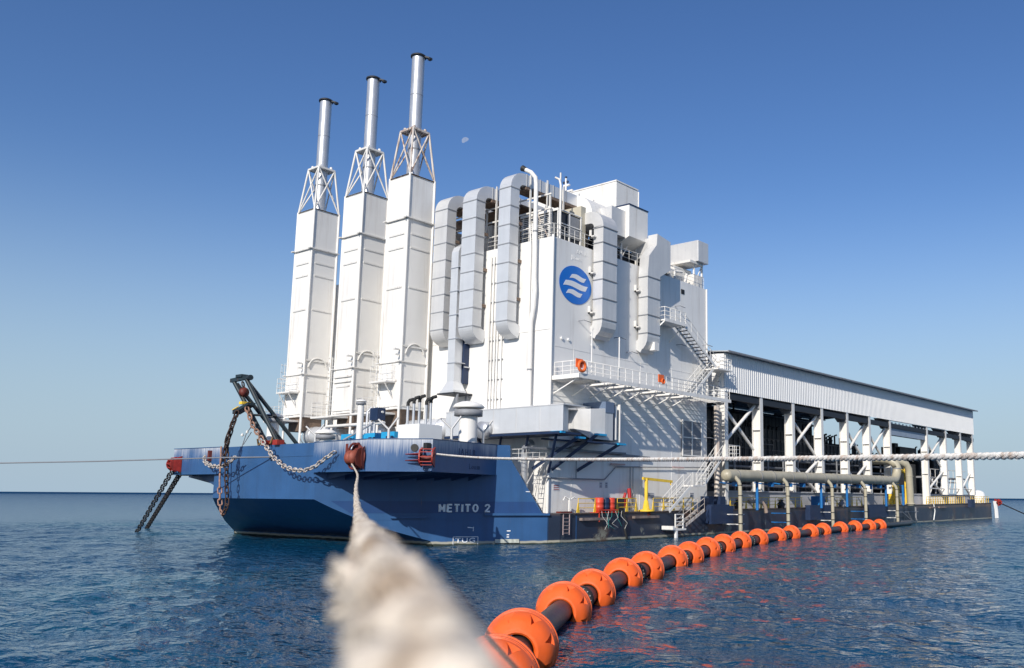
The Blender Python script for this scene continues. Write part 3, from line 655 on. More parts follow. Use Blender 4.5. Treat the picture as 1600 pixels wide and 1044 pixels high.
# ================================================================== EXHAUST TOWERS
def tower(oy, label, frame_mat, dz=0.):
    """casing 2.4 m square; local origin at its near front corner (x 41.5, y oy) on deck"""
    t = thing('exhaust_tower', label, 'exhaust tower', (41.5, oy, 5.75), 'white exhaust towers on the bow')
    X0, X1, Y0, Y1 = 41.5, 43.9, oy, oy+2.4; zt, zb = 27.7+dz, 9.75
    c = MB().box(X0, Y0, zb, X1, Y1, zt).build('casing', white, t); bevel(c, .02)
    for x in (X0-.02, X1+.02):
        for y in (Y0-.02, Y1+.02): MB().tube([(x, y, 5.45), (x, y, zt+.05)], .095, 8).build('corner_post', white, t)
    mb = MB()
    def ring(z, p=.06, h=.08):
        mb.box(X0-p, Y0-p, z-h/2, X1+p, Y0-.005, z+h/2); mb.box(X0-p, Y0-.004, z-h/2, X0-.005, Y1+p, z+h/2); mb.box(X1+.005, Y0, z-h/2, X1+p, Y1, z+h/2)
    for z_, p_, h_ in ((24.2+dz, .16, .10), (13.3, .10, .07), (zt, .05, .08), (10.0, .05, .10)):
        mb = MB(); ring(z_, p_, h_)
        if p_ >= .1: mb.box(X0-.35, Y0-.2, z_-.05, X0-.05, Y0+.15, z_+.03); mb.box(X0-.35, Y1-.1, z_-.05, X0-.05, Y1+.2, z_+.03)
        mb.build('ledge', whited, t)
    mb = MB()
    for z in (23.0+dz, 21.9+dz, 18.9+dz*.6, 11.9):
        MB().box(X0-.06, Y0+.35, z-.07, X0-.001, Y1-.25, z+.07).build('stiffener', whited, t); MB().box(X0+.35, Y0-.05, z-.06, X1-.3, Y0-.001, z+.06).build('stiffener', whited, t)
    # pipe hoop and stubs on the side panel
    mb.tube([(X0+.3, Y0-.06, 13.9)]+[(a, Y0-.08, z) for a, z in arc(42.7, 13.9, .85, 170, 10, 10)], .06, 6)
    mb.box(X0-.6, Y0+.05, 14.15, X0-.01, Y0+.25, 14.25); mb.box(X0-.5, Y0+.02, 13.75, X0-.01, Y0+.2, 13.85); mb.bar((X0+.1, Y0-.07, 14.5), (X1-.1, Y0-.07, 14.5), .06, .14)
    mb.build('pipe_hoop', whited, t)
    # open frame carrying the flue
    cx, cy = 42.7, oy+1.2; zl = zt+4.0; mb = MB(); hb, ht = 1.2, .78
    B = [(cx+sx*hb, cy+sy*hb, zt) for sx, sy in ((-1, -1), (1, -1), (1, 1), (-1, 1))]; T = [(cx+sx*ht, cy+sy*ht, zl) for sx, sy in ((-1, -1), (1, -1), (1, 1), (-1, 1))]
    for i in range(4):
        mb.tube([B[i], T[i]], .085, 8); j = (i+1) % 4
        mb.tube([B[i], T[j]], .065, 6); mb.tube([B[j], T[i]], .065, 6)
        mb.bar(T[i], T[j], .16, .16); mb.bar(B[i], B[j], .10, .10)
    mb.build('open_frame', frame_mat, t)
    mb = MB()
    for sx in (-1, 1):
        for sy in (-1, 1): mb.lathe([(.0, .35), (.1, .3), (.17, 0)], (cx+sx*.55, cy+sy*.55, zl+.05), 8)
    mb.box(cx-.8, cy-.8, zl-.02, cx+.8, cy+.8, zl+.05)
    mb.build('top_plate', frame_mat, t)
    fl = MB().tube([(cx, cy, zt-.2), (cx, cy, 38.1+dz)], .50, 28).build('flue', steel, t)
    sub(fl, MB().lathe([(.515, 0), (.515, .12)], (cx, cy, 30.2+dz), 28).lathe([(.51, 0), (.51, .04)], (cx, cy, 34.8+dz), 28), 'flue_band', greyp)
    cp = MB().lathe([(.46, .0), (.62, .02), (.62, .14), (.5, .22), (.0, .27)], (cx, cy, 38.1+dz), 24).bar((cx+.2, cy-.4, 38.16+dz), (cx+.45, cy-.85, 38.0+dz), .3, .12).box(cx+.35, cy-1.0, 37.85+dz, cx+.6, cy-.7, 38.02+dz)
    cp.build('rain_cap', dark, t)
    return t
towers = []
for i, (oy, dz, lab, fm) in enumerate(((53.3, .25, 'white exhaust tower with rust streaked frame and flue, nearest and rightmost of the three', rustw), (59.1, 0, 'white exhaust tower standing between the other two, with clean white frame', whited), (65.9, -.1, 'white exhaust tower furthest left, beside the caged ladder', whited))):
    t = tower(oy, lab, fm, dz); towers.append(t)
    X0, Y0, Y1 = 41.5, oy, oy+2.4
    # platforms on the front face
    if i != 1:
        MB().box(X0-.85, Y0+.55, 11.72, X0-.01, Y1+.15, 11.84).bar((X0-.8, Y0+.8, 11.7), (X0-.03, Y0+.8, 10.6), .06).bar((X0-.8, Y1-.2, 11.7), (X0-.03, Y1-.2, 10.6), .06).build('front_platform', whited, t)
        mb = MB()
        for z in (12.2, 12.6, 13.0): mb.tube([(X0-.02, Y0+.6, z), (X0-.82, Y0+.6, z), (X0-.82, Y1+.1, z), (X0-.02, Y1+.1, z)], .02, 5)
        for y in (Y0+.6, Y0+1.2, Y0+1.8, Y1+.1): mb.tube([(X0-.82, y, 11.84), (X0-.82, y, 13.0)], .02, 5)
        mb.build('platform_rail', white, t)
    else:
        MB().box(X0-.12, Y0+.1, 12.6, X0-.01, Y1, 12.75).box(X0-.12, Y0+.2, 12.2, X0-.01, Y1, 12.3).build('front_platform', whited, t)
    # lower platform with rail, hopper bottom
    MB().box(X0-1.2, Y0+.7, 9.35, X0+.6, Y1+1.2, 9.5).build('lower_platform', whited, t)
    mb = MB()
    for z in (9.9, 10.25, 10.6): mb.tube([(X0-1.15, Y0+.75, z), (X0-1.15, Y1+1.15, z), (X0+.5, Y1+1.15, z)], .02, 5)
    for y in np.linspace(Y0+.75, Y1+1.15, 5): mb.tube([(X0-1.15, y, 9.5), (X0-1.15, y, 10.6)], .02, 5)
    mb.build('platform_rail', white, t)
    MB().prism([(X0+.25, Y0+.25), (43.6, Y0+.25), (43.6, Y1-.25), (X0+.25, Y1-.25)], 8.6, 9.75).build('hopper', brown, t)
    # caged ladder on the far side
    mb = MB(); lx, ly = X0+.15, Y1+.35
    for d_ in (-.22, .22): mb.tube([(lx+d_, ly, 9.5), (lx+d_, ly, 14.4)], .022, 5)
    for z in np.arange(9.7, 14.4, .3): mb.tube([(lx-.22, ly, z), (lx+.22, ly, z)], .014, 4)
    for z in np.arange(10.6, 14.6, .62): mb.tube([(lx+.36*math.cos(R(a)), ly+.1+.62*abs(math.sin(R(a))), z) for a in range(0, 181, 30)], .016, 4)
    for a in (30, 60, 90, 120, 150): mb.tube([(lx+.36*math.cos(R(a)), ly+.1+.62*math.sin(R(a)), 10.6), (lx+.36*math.cos(R(a)), ly+.1+.62*math.sin(R(a)), 14.4)], .012, 4)
    mb.build('caged_ladder', white, t)
    t.scale = (1.11, 1.11, 1.11); t.location = (46.07, oy*1.11, 6.0)      # the casings are 2.66 m wide and stand close to the wall

# ================================================================== MACHINERY BUILDING
BX0, BX1, BY0, BY1, BZ0, BZ1 = 49.4, 71.6, 45.5, 74.5, 2.17, 23.55
b = thing('machinery_building', 'tall windowless white machinery building in the middle of the barge with a round blue logo', 'building', (BX0, BY0, BZ0))
bevel(MB().box(BX0, BY0, BZ0, BX1, BY1, BZ1).build('wall', wallp, b), .03)
MB().box(BX0+.2, BY0+.2, BZ1, BX1-.2, BY1-.2, BZ1+.08).build('roof', greyp, b)
MB().tube([(BX0-.04, BY0-.04, BZ0), (BX0-.04, BY0-.04, BZ1+.1)], .12, 10).build('corner_post', white, b)
MB().tube([(BX1+.0, BY0-.06, 12.5), (BX1+.0, BY0-.06, BZ1)], .07, 8).build('downpipe', white, b)
mb = MB()
mb.bar((BX0-.03, BY0, 16.2), (BX0-.03, BY1, 16.2), .03, .05); 
for x in (52.1, 60.9, 65.7): mb.bar((x, BY0-.012, 2.2), (x, BY0-.012, 15), .02, .03)
mb.bar((BX0, BY0-.012, 9.0), (BX1, BY0-.012, 9.0), .02, .02)
mb.bar((BX0, BY0-.012, 14.9), (BX1, BY0-.012, 14.9), .02, .02)
for z in np.arange(9.4, 12.3, .42): mb.bar((BX0+.1, BY0-.02, z), (BX1-.1, BY0-.02, z), .04, .03)
mb.build('wall_seam', wallp, b)
# round emblem: blue disc with three wavy bands
lx, lz, rx, rz = 52.12, 20.13, 1.95, 1.55; yl = BY0-.02
mb = MB(); n = 48; ring = [(lx+rx*math.cos(2*math.pi*k/n), lz+rz*math.sin(2*math.pi*k/n)) for k in range(n)]
mb.vprism(ring, yl-.012, yl); em = mb.build('round_logo', logob, b)
def wave(x0, x1, zc, th, tilt):
    top = []; bot = []
    for i in range(15):
        s_ = i/14; x = x0+(x1-x0)*s_; wob = .085*math.sin(s_*math.pi*2*.85+.1)+tilt*(s_-.5)
        hh = th*(.5+.0*s_); sh = .16*(1-s_) if s_ < .12 else 0
        top.append((x+.14, zc+wob+hh)); bot.append((x-.14, zc+wob-hh))
    return top+bot[::-1]
mb = MB()
for a, b2, zc, th in ((lx-.60, lx+1.15, 20.76, .36), (lx-1.35, lx+1.35, 20.10, .44), (lx-1.0, lx+.72, 19.45, .36)):
    mb.vprism(wave(a, b2, zc, th, -.0), yl-.024, yl-.013)
sub(em, mb, 'wave_emblem', logow)
text_mesh('AHLB', .50, wallp, (52.2, yl+.012, 22.75), (1, 0, 0), (0, 0, 1), .008, 0, 'weld_lettering', b, 1.1)
text_mesh('Jloum', .50, wallp, (51.6, yl+.012, 22.2), (1, 0, 0), (0, 0, 1), .008, 0, 'weld_lettering', b, 1.1)
# louvred door high in the wall
dr = MB().box(67.2, BY0-.16, 7.2, 70.4, BY0-.005, 10.45).build('louvre_panel', mat('grey_louvre', (.30, .30, .31), .5, var=.15), b)
mb = MB()
for x in (67.2, 68.75, 70.35): mb.box(x-.07, BY0-.22, 7.1, x+.07, BY0-.161, 10.5)
for z in (7.2, 8.85, 10.4): mb.box(67.1, BY0-.24, z-.05, 70.45, BY0-.221, z+.05)
sub(dr, mb, 'louvre_frame', white)
mb = MB()
for z in np.arange(7.3, 10.3, .13): mb.add([(67.3, BY0-.165, z), (70.3, BY0-.165, z), (70.3, BY0-.20, z-.07), (67.3, BY0-.20, z-.07)], [(0, 1, 2, 3)])
sub(dr, mb, 'louvre_blades', greyp)
# little hatches and eyebolts
mb = MB().box(67.2, BY0-.03, 22.3, 67.75, BY0-.005, 22.75)
mb.build('vent_opening', black, b)
for (x, z) in ((52.6, 17.3), (57.2, 16.6), (66.2, 20.9), (66.4, 17.3), (70.9, 17.9), (71.2, 9.0), (58.9, 15.6)):
    MB().tube([(x, BY0, z), (x+.1, BY0-.5, z+.02), (x+.9, BY0-.55, z-.05)], .035, 6).build('lamp_arm', greyp, b)
for x in (50.6, 51.4, 54.3, 55.1): MB().tube([(x, BY0, 15.6), (x, BY0-.12, 15.6)], .11, 12).build('wall_plug', cabw, b)
# signs by the deck
for (x, z, w2) in ((50.0, 4.1, .7), (55.5, 4.35, .35), (56.2, 4.35, .35), (62.0, 3.55, 1.0), (68.6, 3.6, .7)):
    s_ = MB().box(x, BY0-.02, z-.25, x+w2, BY0-.004, z+.25).build('notice_board', mat('notice_white', (.6, .6, .62), .5), b)
    mb = MB()
    for k in range(3): mb.box(x+.05, BY0-.026, z-.18+k*.14, x+w2-.06, BY0-.021, z-.13+k*.14)
    sub(s_, mb, 'notice_lines', red if x == 50.0 else navy)

# pipes on the building front
t = thing('conduit_bundle', 'bundle of thin white conduits on the front wall between the second and third duct', 'pipe', (49.3, 51.3, 10.2))
for k, y in enumerate((52.2, 51.85, 51.5, 51.2, 50.75)): MB().tube([(49.25, y, 10.2), (49.25, y, 22.9-.5*(k == 4)*12)], .07, 8).build('conduit', white, t)
mb = MB()
for z in np.arange(11, 22.5, 1.6): mb.box(49.30, 50.6, z, 49.39, 52.35, z+.08)
mb.build('conduit_clamp', greyp, t)
t = thing('gooseneck_vent', 'tall white vent pipe on the front wall with a dark bent mouth above the roof', 'vent pipe', (48.9, 47.0, 10))
pv = [(48.9, 47.2, 10.2), (48.9, 47.2, 16.8), (48.9, 46.95, 18.0), (48.9, 46.85, 19.3), (48.9, 46.95, 20.5), (48.9, 47.0, 27.9)]
MB().tube(pv+[(48.85, 47.05, 28.5), (48.7, 47.4, 28.95), (48.6, 48.0, 29.3)], .175, 14).build('pipe', white, t)
MB().tube([(48.62, 47.9, 29.25), (48.56, 48.25, 29.45)], [.19, .25], 14).build('mouth', black, t)
MB().lathe([(.2, 0), (.2, .12)], (48.9, 46.97, 24.0), 14).lathe([(.2, 0), (.2, .12)], (48.9, 47.2, 13.0), 14).build('collar', greyp, t)
t = thing('drain_pipe_pair', 'two slim white pipes beside the tall vent pipe on the front wall', 'pipe', (49.3, 47.8, 10))
for y in (47.75, 47.5): MB().tube([(49.25, y, 10.2), (49.25, y, 23.0), (49.1, y, 24.8)], .06, 8).build('pipe', white, t)

# ================================================================== FRONT DUCTS
flg = mat('flange_grey', (.34, .35, .37), .5)
def front_duct(y0, y1, zt, zb, label, xend, m=silver):
    t = thing('ventilation_duct', label, 'duct', (48.5, y0, zb-1.5), 'ribbed ventilation ducts on the front wall')
    w2 = .98; cx = 47.95+w2/2; rr = 1.0
    top = [(cx, zb)]+[(cx, zt-rr)]+arc(cx+rr, zt-rr, rr, 180, 90, 8)+[(xend, zt)]
    MB().sweep(top, w2, y0, y1).build('duct_run', m, t)
    bot = [(cx, zb+.01)]+arc(cx+.62, zb, .62, 180, 250, 8)+[(49.39, zb-.80)]
    MB().sweep(bot, w2, y0+.002, y1-.002).build('lower_elbow', m, t)
    mb = MB(); z = zb; e = .045
    zs = list(np.arange(zb, zt-rr+.01, (zt-rr-zb)/7.0))
    for z in zs: MB().box(cx-w2/2-e, y0-e, z-.035, cx+w2/2+e, y1+e, z+.035).build('seam_flange', flg, t)
    for x in np.arange(cx+rr+.3, xend-.5, 1.6): MB().box(x-.035, y0-e, zt-w2/2-e, x+.035, y1+e, zt+w2/2+e).build('seam_flange', flg, t)
    # underside support and hangers
    mb = MB()
    for x in np.arange(cx+1.7, xend, 2.0):
        MB().box(x-.08, y0-.1, BZ1, x+.08, y0-.02, zt+.7).build('support_post', whited, t); MB().box(x-.08, y1+.02, BZ1, x+.08, y1+.1, zt+.3).build('support_post', whited, t)
    MB().box(cx+1.2, y0-.05, zt-w2/2-.28, xend, y1+.05, zt-w2/2-.06).build('support_tray', brown, t)
    # brackets to the wall
    for z in zs[1:-1:2]: MB().box(cx+w2/2, y0+.02, z+.2, 49.4, y0+.12, z+.45).build('wall_bracket', brown, t)
    return t
front_duct(56.35, 57.95, 28.5, 17.1, 'grey ribbed duct next to the rightmost exhaust tower, partly behind it', 58.5)
front_duct(52.8, 54.45, 28.6, 17.0, 'middle of the three ribbed ducts on the front wall, above the mushroom vent', 59.0, silverb)
front_duct(48.85, 50.15, 28.9, 17.0, 'ribbed duct rising highest, nearest the bent vent pipe', 59.2, silverb)
t = thing('fan_duct', 'slim pale duct with a flared foot standing between the first two ribbed ducts', 'duct', (47.6, 54, 11.5))
MB().box(47.1, 53.6, 12.5, 47.9, 54.45, 23.2).sweep([(47.5, 23.15), (47.5, 23.3), (47.62, 23.6), (47.9, 23.8), (48.6, 23.85)], .8, 53.602, 54.448).build('duct_run', silverb, t)
MB().box(47.95, 53.45, 12.4, 48.75, 53.75, 23.5).build('painted_shade_strip', navy, t)  # navy box stands in for the shaded side of the duct
MB().prism([(46.75, 53.2), (48.1, 53.2), (48.1, 54.85), (46.75, 54.85)], 11.55, 11.75).add([(47.1, 53.6, 12.5), (47.9, 53.6, 12.5), (47.9, 54.45, 12.5), (47.1, 54.45, 12.5), (46.8, 53.25, 11.7), (48.1, 53.25, 11.7), (48.1, 54.8, 11.7), (46.8, 54.8, 11.7)], [(0, 1, 5, 4), (1, 2, 6, 5), (2, 3, 7, 6), (3, 0, 4, 7)]).build('flared_foot', silverb, t)
MB().box(46.6, 52.9, 11.42, 48.6, 55.0, 11.54).build('foot_plate', dark, t)
MB().box(46.9, 52.9, 9.0, 47.05, 53.05, 11.42).box(48.2, 53.2, 9.0, 48.4, 53.4, 11.42).build('support_leg', greyp, t)
mb = MB()
for z in (14, 16, 18, 20, 22): mb.box(47.05, 53.3, z, 48.0, 54.5, z+.06); mb.box(47.95, 53.3, z-.3, 49.4, 53.4, z-.2)
mb.build('seam_flange', steel, t)

t.location = (48.45, 55.15, 11.6)
# ================================================================== SIDE DUCTS (long wall)
def side_duct(x0, x1, path, label, zs, m=silver):
    t = thing('ventilation_duct', label, 'duct', (x0, 44.9, path[0][1]), 'ribbed ventilation ducts on the long wall')
    MB().sweep(path, 1.0, x0, x1, 'y').build('duct_run', m, t)
    mb = MB(); e = .05
    for z in zs: MB().box(x0-e, 44.3-e, z-.04, x1+e, 45.3+e, z+.04).build('seam_flange', greyp, t)
    for z in zs[::2]: MB().box(x0-.35, 45.0, z+.5, x0+.3, 45.5, z+.6).box(x0-.35, 45.3, z+.5, x0-.25, 45.5, z+1.1).build('wall_bracket', whited, t)
    return t
pa = [(45.5, 16.3)]+arc(45.5-.0, 17.3, .68, 268, 180, 6)[1:]+[(44.8, 17.4), (44.8, 25.4)]+arc(45.7, 25.4, .9, 180, 95, 7)+[(47.5, 26.35)]
side_duct(54.1, 55.95, pa, 'ribbed duct on the long wall just right of the round blue logo', [17.6, 19.3, 20.9, 22.4, 24.0, 25.3])
pb = [(45.5, 16.0)]+arc(45.5, 17.0, .68, 268, 180, 6)[1:]+[(44.8, 17.1), (44.8, 22.6), (44.85, 23.2), (45.3, 24.1), (46.0, 25.1), (46.3, 26.0), (46.35, 26.9)]
pb = [(45.5, 16.0)]+arc(45.5, 17.0, .68, 268, 180, 6)[1:]+[(44.8, 17.1), (44.8, 22.7)]
tb = side_duct(60.3, 62.15, pb, 'ribbed duct with a cranked top on the long wall, left of the upper landing', [17.4, 19.0, 20.6, 22.4])
MB().vprism([(60.3, 22.7), (62.15, 22.7), (63.2, 23.3), (63.75, 23.6), (63.75, 26.25), (61.7, 26.55), (61.6, 25.5), (60.5, 24.3)], 44.3, 45.3, 'x').build('cranked_head', silver, tb)
MB().box(61.7, 45.301, 24.6, 63.74, 47.2, 26.3).build('head_return', silver, tb)
t = thing('roof_frame', 'white and rust brown steel frame along the front roof edge under the roof ducts', 'frame', (50.5, 52, 23.6))
for y in (46.8, 48.4, 50.9, 52.4, 54.9, 56.2, 58.6, 60.5): MB().box(50.3, y-.06, 23.6, 50.42, y+.06, 27.6).build('post', whited, t)
for z in (25.0, 26.3, 27.5): MB().box(50.25, 46.6, z-.06, 50.32, 61, z+.06).build('beam', whited, t)
MB().box(50.9, 50.6, 27.4, 53.0, 61.0, 27.55).build('tray', brown, t)
mb = MB()
for y in (46.8, 50.9, 54.9, 58.6): mb.bar((50.36, y, 23.7), (50.36, y+1.5, 26.3), .07)
mb.build('diagonal', rustw, t)
MB().box(53, 47.5, 23.65, 56.0, 58.0, 26.6).build('dark_block', brown, t)

# ================================================================== ROOF GEAR
railing([(49.6, 58, 23.6), (49.6, 45.7, 23.6)], 'roof_railing', 'white railing along the front edge of the building roof', whited, step=1.2)
railing([(49.7, 45.65, 23.6), (71.4, 45.65, 23.6)], 'roof_railing', 'white railing along the long edge of the building roof', whited, step=1.2)
t = thing('louvre_unit', 'dark louvred unit with a light frame at the near roof corner', 'air unit', (50.4, 46.4, 23.6))
MB().box(50.9, 46.4, 23.7, 53.6, 50.5, 26.25).build('casing', dark, t)
mb = MB()
for x in (50.85, 52.2, 53.6): mb.box(x-.06, 46.28, 23.65, x+.06, 46.39, 26.3)
for z in (24.4, 25.2, 26.3): mb.box(50.8, 46.26, z-.04, 53.7, 46.38, z+.04)
for y in np.arange(47, 50.6, .8): mb.box(50.78, y-.04, 23.65, 50.88, y+.04, 26.3)
mb.box(50.76, 46.3, 26.2, 50.88, 50.5, 26.4); mb.build('frame', white, t)
MB().box(52.0, 46.3, 24.5, 53.4, 46.35, 26.1).build('louvre_panel', greyp, t)
mb = MB()
for z in np.arange(23.8, 26.2, .16): mb.box(50.86, 47.0, z, 50.895, 50.5, z+.07)
mb.build('front_louvres', white, t)
solo(MB().box(53.6, 46.3, 23.65, 54.2, 51.5, 27.3).box(54.2, 50.0, 23.65, 57.5, 51.5, 27.1), 'screen_wall', beige, 'beige screen wall behind the louvred unit on the roof', 'wall')
t = thing('lintel_box', 'small white plenum box joining the roof edge duct, behind the first side duct', 'duct', (55, 47, 25.9))
MB().box(54.3, 46.9, 25.9, 57.3, 48.3, 27.0).build('plenum', silver, t)
t = thing('curved_roof_duct', 'broad white duct curving down over the roof above the first side duct', 'duct', (56.5, 48.0, 25))
MB().sweep([(51.5, 28.4), (49.5, 28.4)]+arc(49.2, 27.3, 1.1, 90, 180, 7)+[(48.1, 26.2)], 2.0, 56.0, 59.2, 'y').build('duct_run', white, t)
t = thing('rooftop_plant_room', 'big plain white box on top of the building, the highest block on the roof', 'plant room', (61.5, 48.4, 28.6))
bevel(MB().box(60.9, 48.4, 28.6, 64.2, 60.0, 32.1).build('casing', white, t), .04)
MB().box(60.85, 48.35, 32.1, 64.25, 60.05, 32.22).build('roof_cap', white, t)
mb = MB()
for x in (61.2, 64.0):
    for y in (48.7, 54, 59.6): mb.box(x-.1, y-.1, 23.6, x+.1, y+.1, 28.6)
mb.build('support_post', whited, t)
MB().tube([(64.28, 48.38, 28.7), (64.28, 48.38, 32.0)], .07, 8).build('downpipe', whited, t)
t = thing('intake_hood', 'white box hood hanging over the roof edge with a dark slanted underside', 'air intake', (59.3, 45.6, 26))
MB().vprism([(45.6, 26.0), (45.6, 28.85), (47.9, 28.85), (47.9, 25.6), (47.2, 25.3)], 59.25, 62.0, 'y').build('hood', white, t)
MB().box(59.2, 45.55, 28.85, 62.05, 47.9, 28.95).build('top_edge', navy, t)
MB().box(57.3, 46.0, 25.9, 59.24, 47.8, 28.3).build('side_box', silver, t)
mb = MB()
for x in (59.5, 61.7): mb.box(x-.07, 46.6, 23.6, x+.07, 46.75, 26.1)
mb.bar((59.5, 46.65, 24.2), (60.6, 46.65, 25.8), .07); mb.build('support_post', whited, t)
solo(MB().box(56.5, 47.5, 23.65, 66.5, 56, 25.4), 'roof_machinery', dark, 'dark low machinery block under the intake hood on the roof', 'machine')
solo(MB().box(63.5, 46.8, 23.65, 66.8, 47.8, 25.7).box(64.9, 46.7, 23.65, 65.0, 46.79, 25.9), 'roof_screen', mat('brown_grille', (.12, .10, .08), .7, var=.3), 'dark grille screen between the cranked duct and the far box on the roof', 'screen')
t = thing('corner_air_box', 'silver grey box on white legs at the far roof corner', 'air unit', (70.3, 45.6, 26.2))
bevel(MB().box(70.35, 45.6, 26.2, 72.2, 49.6, 28.3).build('casing', silver, t), .03)
mb = MB()
for x in (70.5, 71.9):
    for y in (46.2, 49.3): mb.box(x-.08, y-.08, 23.6, x+.08, y+.08, 26.2)
mb.bar((70.5, 46.2, 23.8), (71.9, 46.2, 26.1), .08); mb.build('support_leg', white, t)
MB().box(68.6, 47.2, 23.62, 71.5, 49.3, 25.6).box(70.2, 46.0, 23.62, 71.7, 47.19, 24.9).build('skid', whited, t)
MB().box(69.4, 45.9, 25.95, 71.7, 49.4, 26.18).build('base_frame', whited, t)
solo(MB().box(66.9, 46.6, 23.65, 69.4, 49.5, 24.9).tube([(67.3, 46.3, 23.7), (67.3, 46.3, 24.6), (68.6, 46.3, 24.8)], .12, 8).tube([(68.9, 46.2, 23.7), (69.2, 46.2, 24.7)], .14, 8), 'roof_pump_set', whited, 'white pump set with bent pipes near the far roof corner', 'machine')
t = thing('radar_mast', 'thin white mast with radar bars and small lamps on the roof', 'mast', (58, 52, 28))
MB().tube([(58, 52, 23.6), (58, 52, 32.3)], .09, 8).build('pole', white, t)
MB().box(57.95, 51.2, 30.9, 58.15, 53.0, 31.05).box(57.95, 51.6, 31.5, 58.15, 52.3, 31.65).box(57.7, 51.9, 30.2, 58.3, 52.1, 30.9).build('radar_bar', white, t)
mb = MB()
for z, y in ((32.35, 52), (31.9, 51.8), (31.9, 52.25), (31.3, 52.6), (30.6, 51.6)): mb.lathe([(0, -.12), (.1, -.1), (.12, .05), (0, .12)], (58, y, z), 8)
mb.build('mast_lamp', navy, t)
for i, (x, y, h, lab) in enumerate(((50.3, 50.6, 5.2, 'white post and pipe frame on the roof between the second and third front duct'), (50.6, 45.9, 5.3, 'white bent pipe standing on the roof just right of the tall vent pipe'), (50.2, 53.9, 4.0, 'white bent pipe on the roof between the first and second front duct'))):
    t = thing('roof_pipe', lab, 'pipe', (x, y, 23.6))
    MB().tube([(x, y, 23.6), (x, y, 23.6+h*.85), (x, y+.15, 23.6+h*.95), (x, y+.6, 23.6+h)], .09, 8).tube([(x+.5, y+.5, 23.6), (x+.5, y+.5, 23.6+h*1.1)], .07, 8).build('pipe', whited, t)
for (x, y, s_, lab) in ((52.5, 52.0, 1.3, 'white steel cabinet on the roof behind the third front duct'), (52.2, 55.3, 1.2, 'brown stained cabinet on the roof behind the second front duct'), (52, 59.5, 1.5, 'grey cabinet on the roof between the first front duct and the towers')):
    t = thing('roof_cabinet', lab, 'cabinet', (x, y, 23.6))
    MB().box(x-s_, y-1.2, 23.65, x+s_, y+1.2, 26.4).build('casing', (whited, brown, greyp)[int(s_*10) % 3], t)
    mb = MB()
    for k in np.arange(-1, 1.1, .5): mb.box(x-s_-.06, y+k-.04, 23.7, x-s_-.005, y+k+.04, 26.3)
    mb.build('rib', white, t)

# ================================================================== PLATFORMS AND STAIRS
t = thing('side_gallery', 'long white walkway bracketed off the long wall at half height', 'walkway', (49.6, 45.5, 12.3))
mb = MB().box(49.6, 42.75, 12.3, 53.0, 45.45, 12.45)
for x in list(np.arange(53.4, 66, 1.07))+list(np.arange(66.2, 71.3, .6)): mb.box(x, 42.76, 12.32, x+.26, 45.45, 12.42)
mb.build('floor', white, t)
MB().box(49.55, 42.68, 12.2, 53.05, 42.75, 12.55).box(53.05, 42.68, 12.2, 71.45, 42.75, 12.5).box(49.5, 42.68, 12.2, 49.58, 45.4, 12.52).build('edge_channel', white, t)
for x in np.arange(49.8, 66.5, 2.15):
    yo = 42.9
    MB().bar((x, yo, 12.25), (x, 45.45, 12.25), .14, .16).bar((x, yo+.2, 12.2), (x, 45.47, 11.2), .08, .08).build('bracket', white, t)
    MB().prism([(x+.1, yo+.1), (x+.75, yo+.25), (x+.75, 45.3), (x+.1, 45.3)], 12.12, 12.2).build('underside_panel', whited, t)
railing([(49.65, 45.3, 12.45), (49.65, 42.8, 12.45), (71.35, 42.8, 12.42), (71.35, 45.3, 12.4)], 'gallery_railing', 'white three bar railing round the half height walkway', white, step=.95, r=.03)
for (x, y, s_, lab) in ((49.3+.45, 42.68, .5, 'orange life buoy on the left end of the walkway railing'), (60.3, 42.68, .26, 'orange life buoy hung in the middle of the walkway railing')):
    t = thing('life_buoy', lab, 'life buoy', (x, y, 13.0))
    MB().tube([(x+s_*.75*math.cos(a), y-.06, 13.05+s_*.75*math.sin(a)) for a in np.linspace(0, 2*math.pi, 20, endpoint=False)], s_*.24, 8, closed=True).build('ring', oranged, t)
    MB().box(x-.55, y+.02, 12.95, x+.2, y+.1, 13.6).build('holder', oranged, t)
for x, lab in ((51.2, 'thin white pole rising from the walkway, left of the other one'), (54.6, 'thin white pole rising from the walkway just under the first side duct')):
    solo(MB().tube([(x, 42.9, 12.5), (x, 42.9, 16.0)], .05, 8), 'gallery_pole', white, lab, 'pole')

def stair(p, q, w2, side, name, label, m=white, nst=None, rails=True, tm=None):
    """flight from p (bottom) up to q; w2 wide along side vector"""
    p = Vector(p); q = Vector(q); s_ = Vector(side).normalized()*w2
    t = thing(name, label, 'stairs', tuple(p))
    for k, o in (('stringer', 0), ('stringer', 1)): MB().bar(p+s_*o, q+s_*o, .05, .26).build('stringer', m, t)
    n = nst or int((q.z-p.z)/.24); mb = MB(); d = (q-p); dh = Vector((d.x, d.y, 0)).normalized()
    for i in range(n):
        c = p+d*((i+.5)/n); a = c+s_; mb.bar(c+dh*.0, a, .26, .045, upv=(0, 0, 1))
    mb.build('treads', tm or greyp, t)
    if rails:
        for o in (0, 1):
            mb = MB(); up1 = Vector((0, 0, 1.05)); mb.tube([p+s_*o+up1, q+s_*o+up1], .028, 6); mb.tube([p+s_*o+up1*.55, q+s_*o+up1*.55], .022, 6)
            n2 = max(2, int((q-p).length/1.1))
            for i in range(n2+1): c = p.lerp(q, i/n2)+s_*o; mb.tube([c, c+up1], .022, 5)
            mb.build('handrail', m, t)
    return t
t = thing('upper_landing', 'small white landing high on the long wall at the head of the stairs', 'landing', (62.2, 45.5, 18.8))
MB().box(62.3, 43.9, 18.78, 65.6, 45.45, 18.9).box(62.25, 43.84, 18.7, 65.65, 43.9, 18.98).build('floor', white, t)
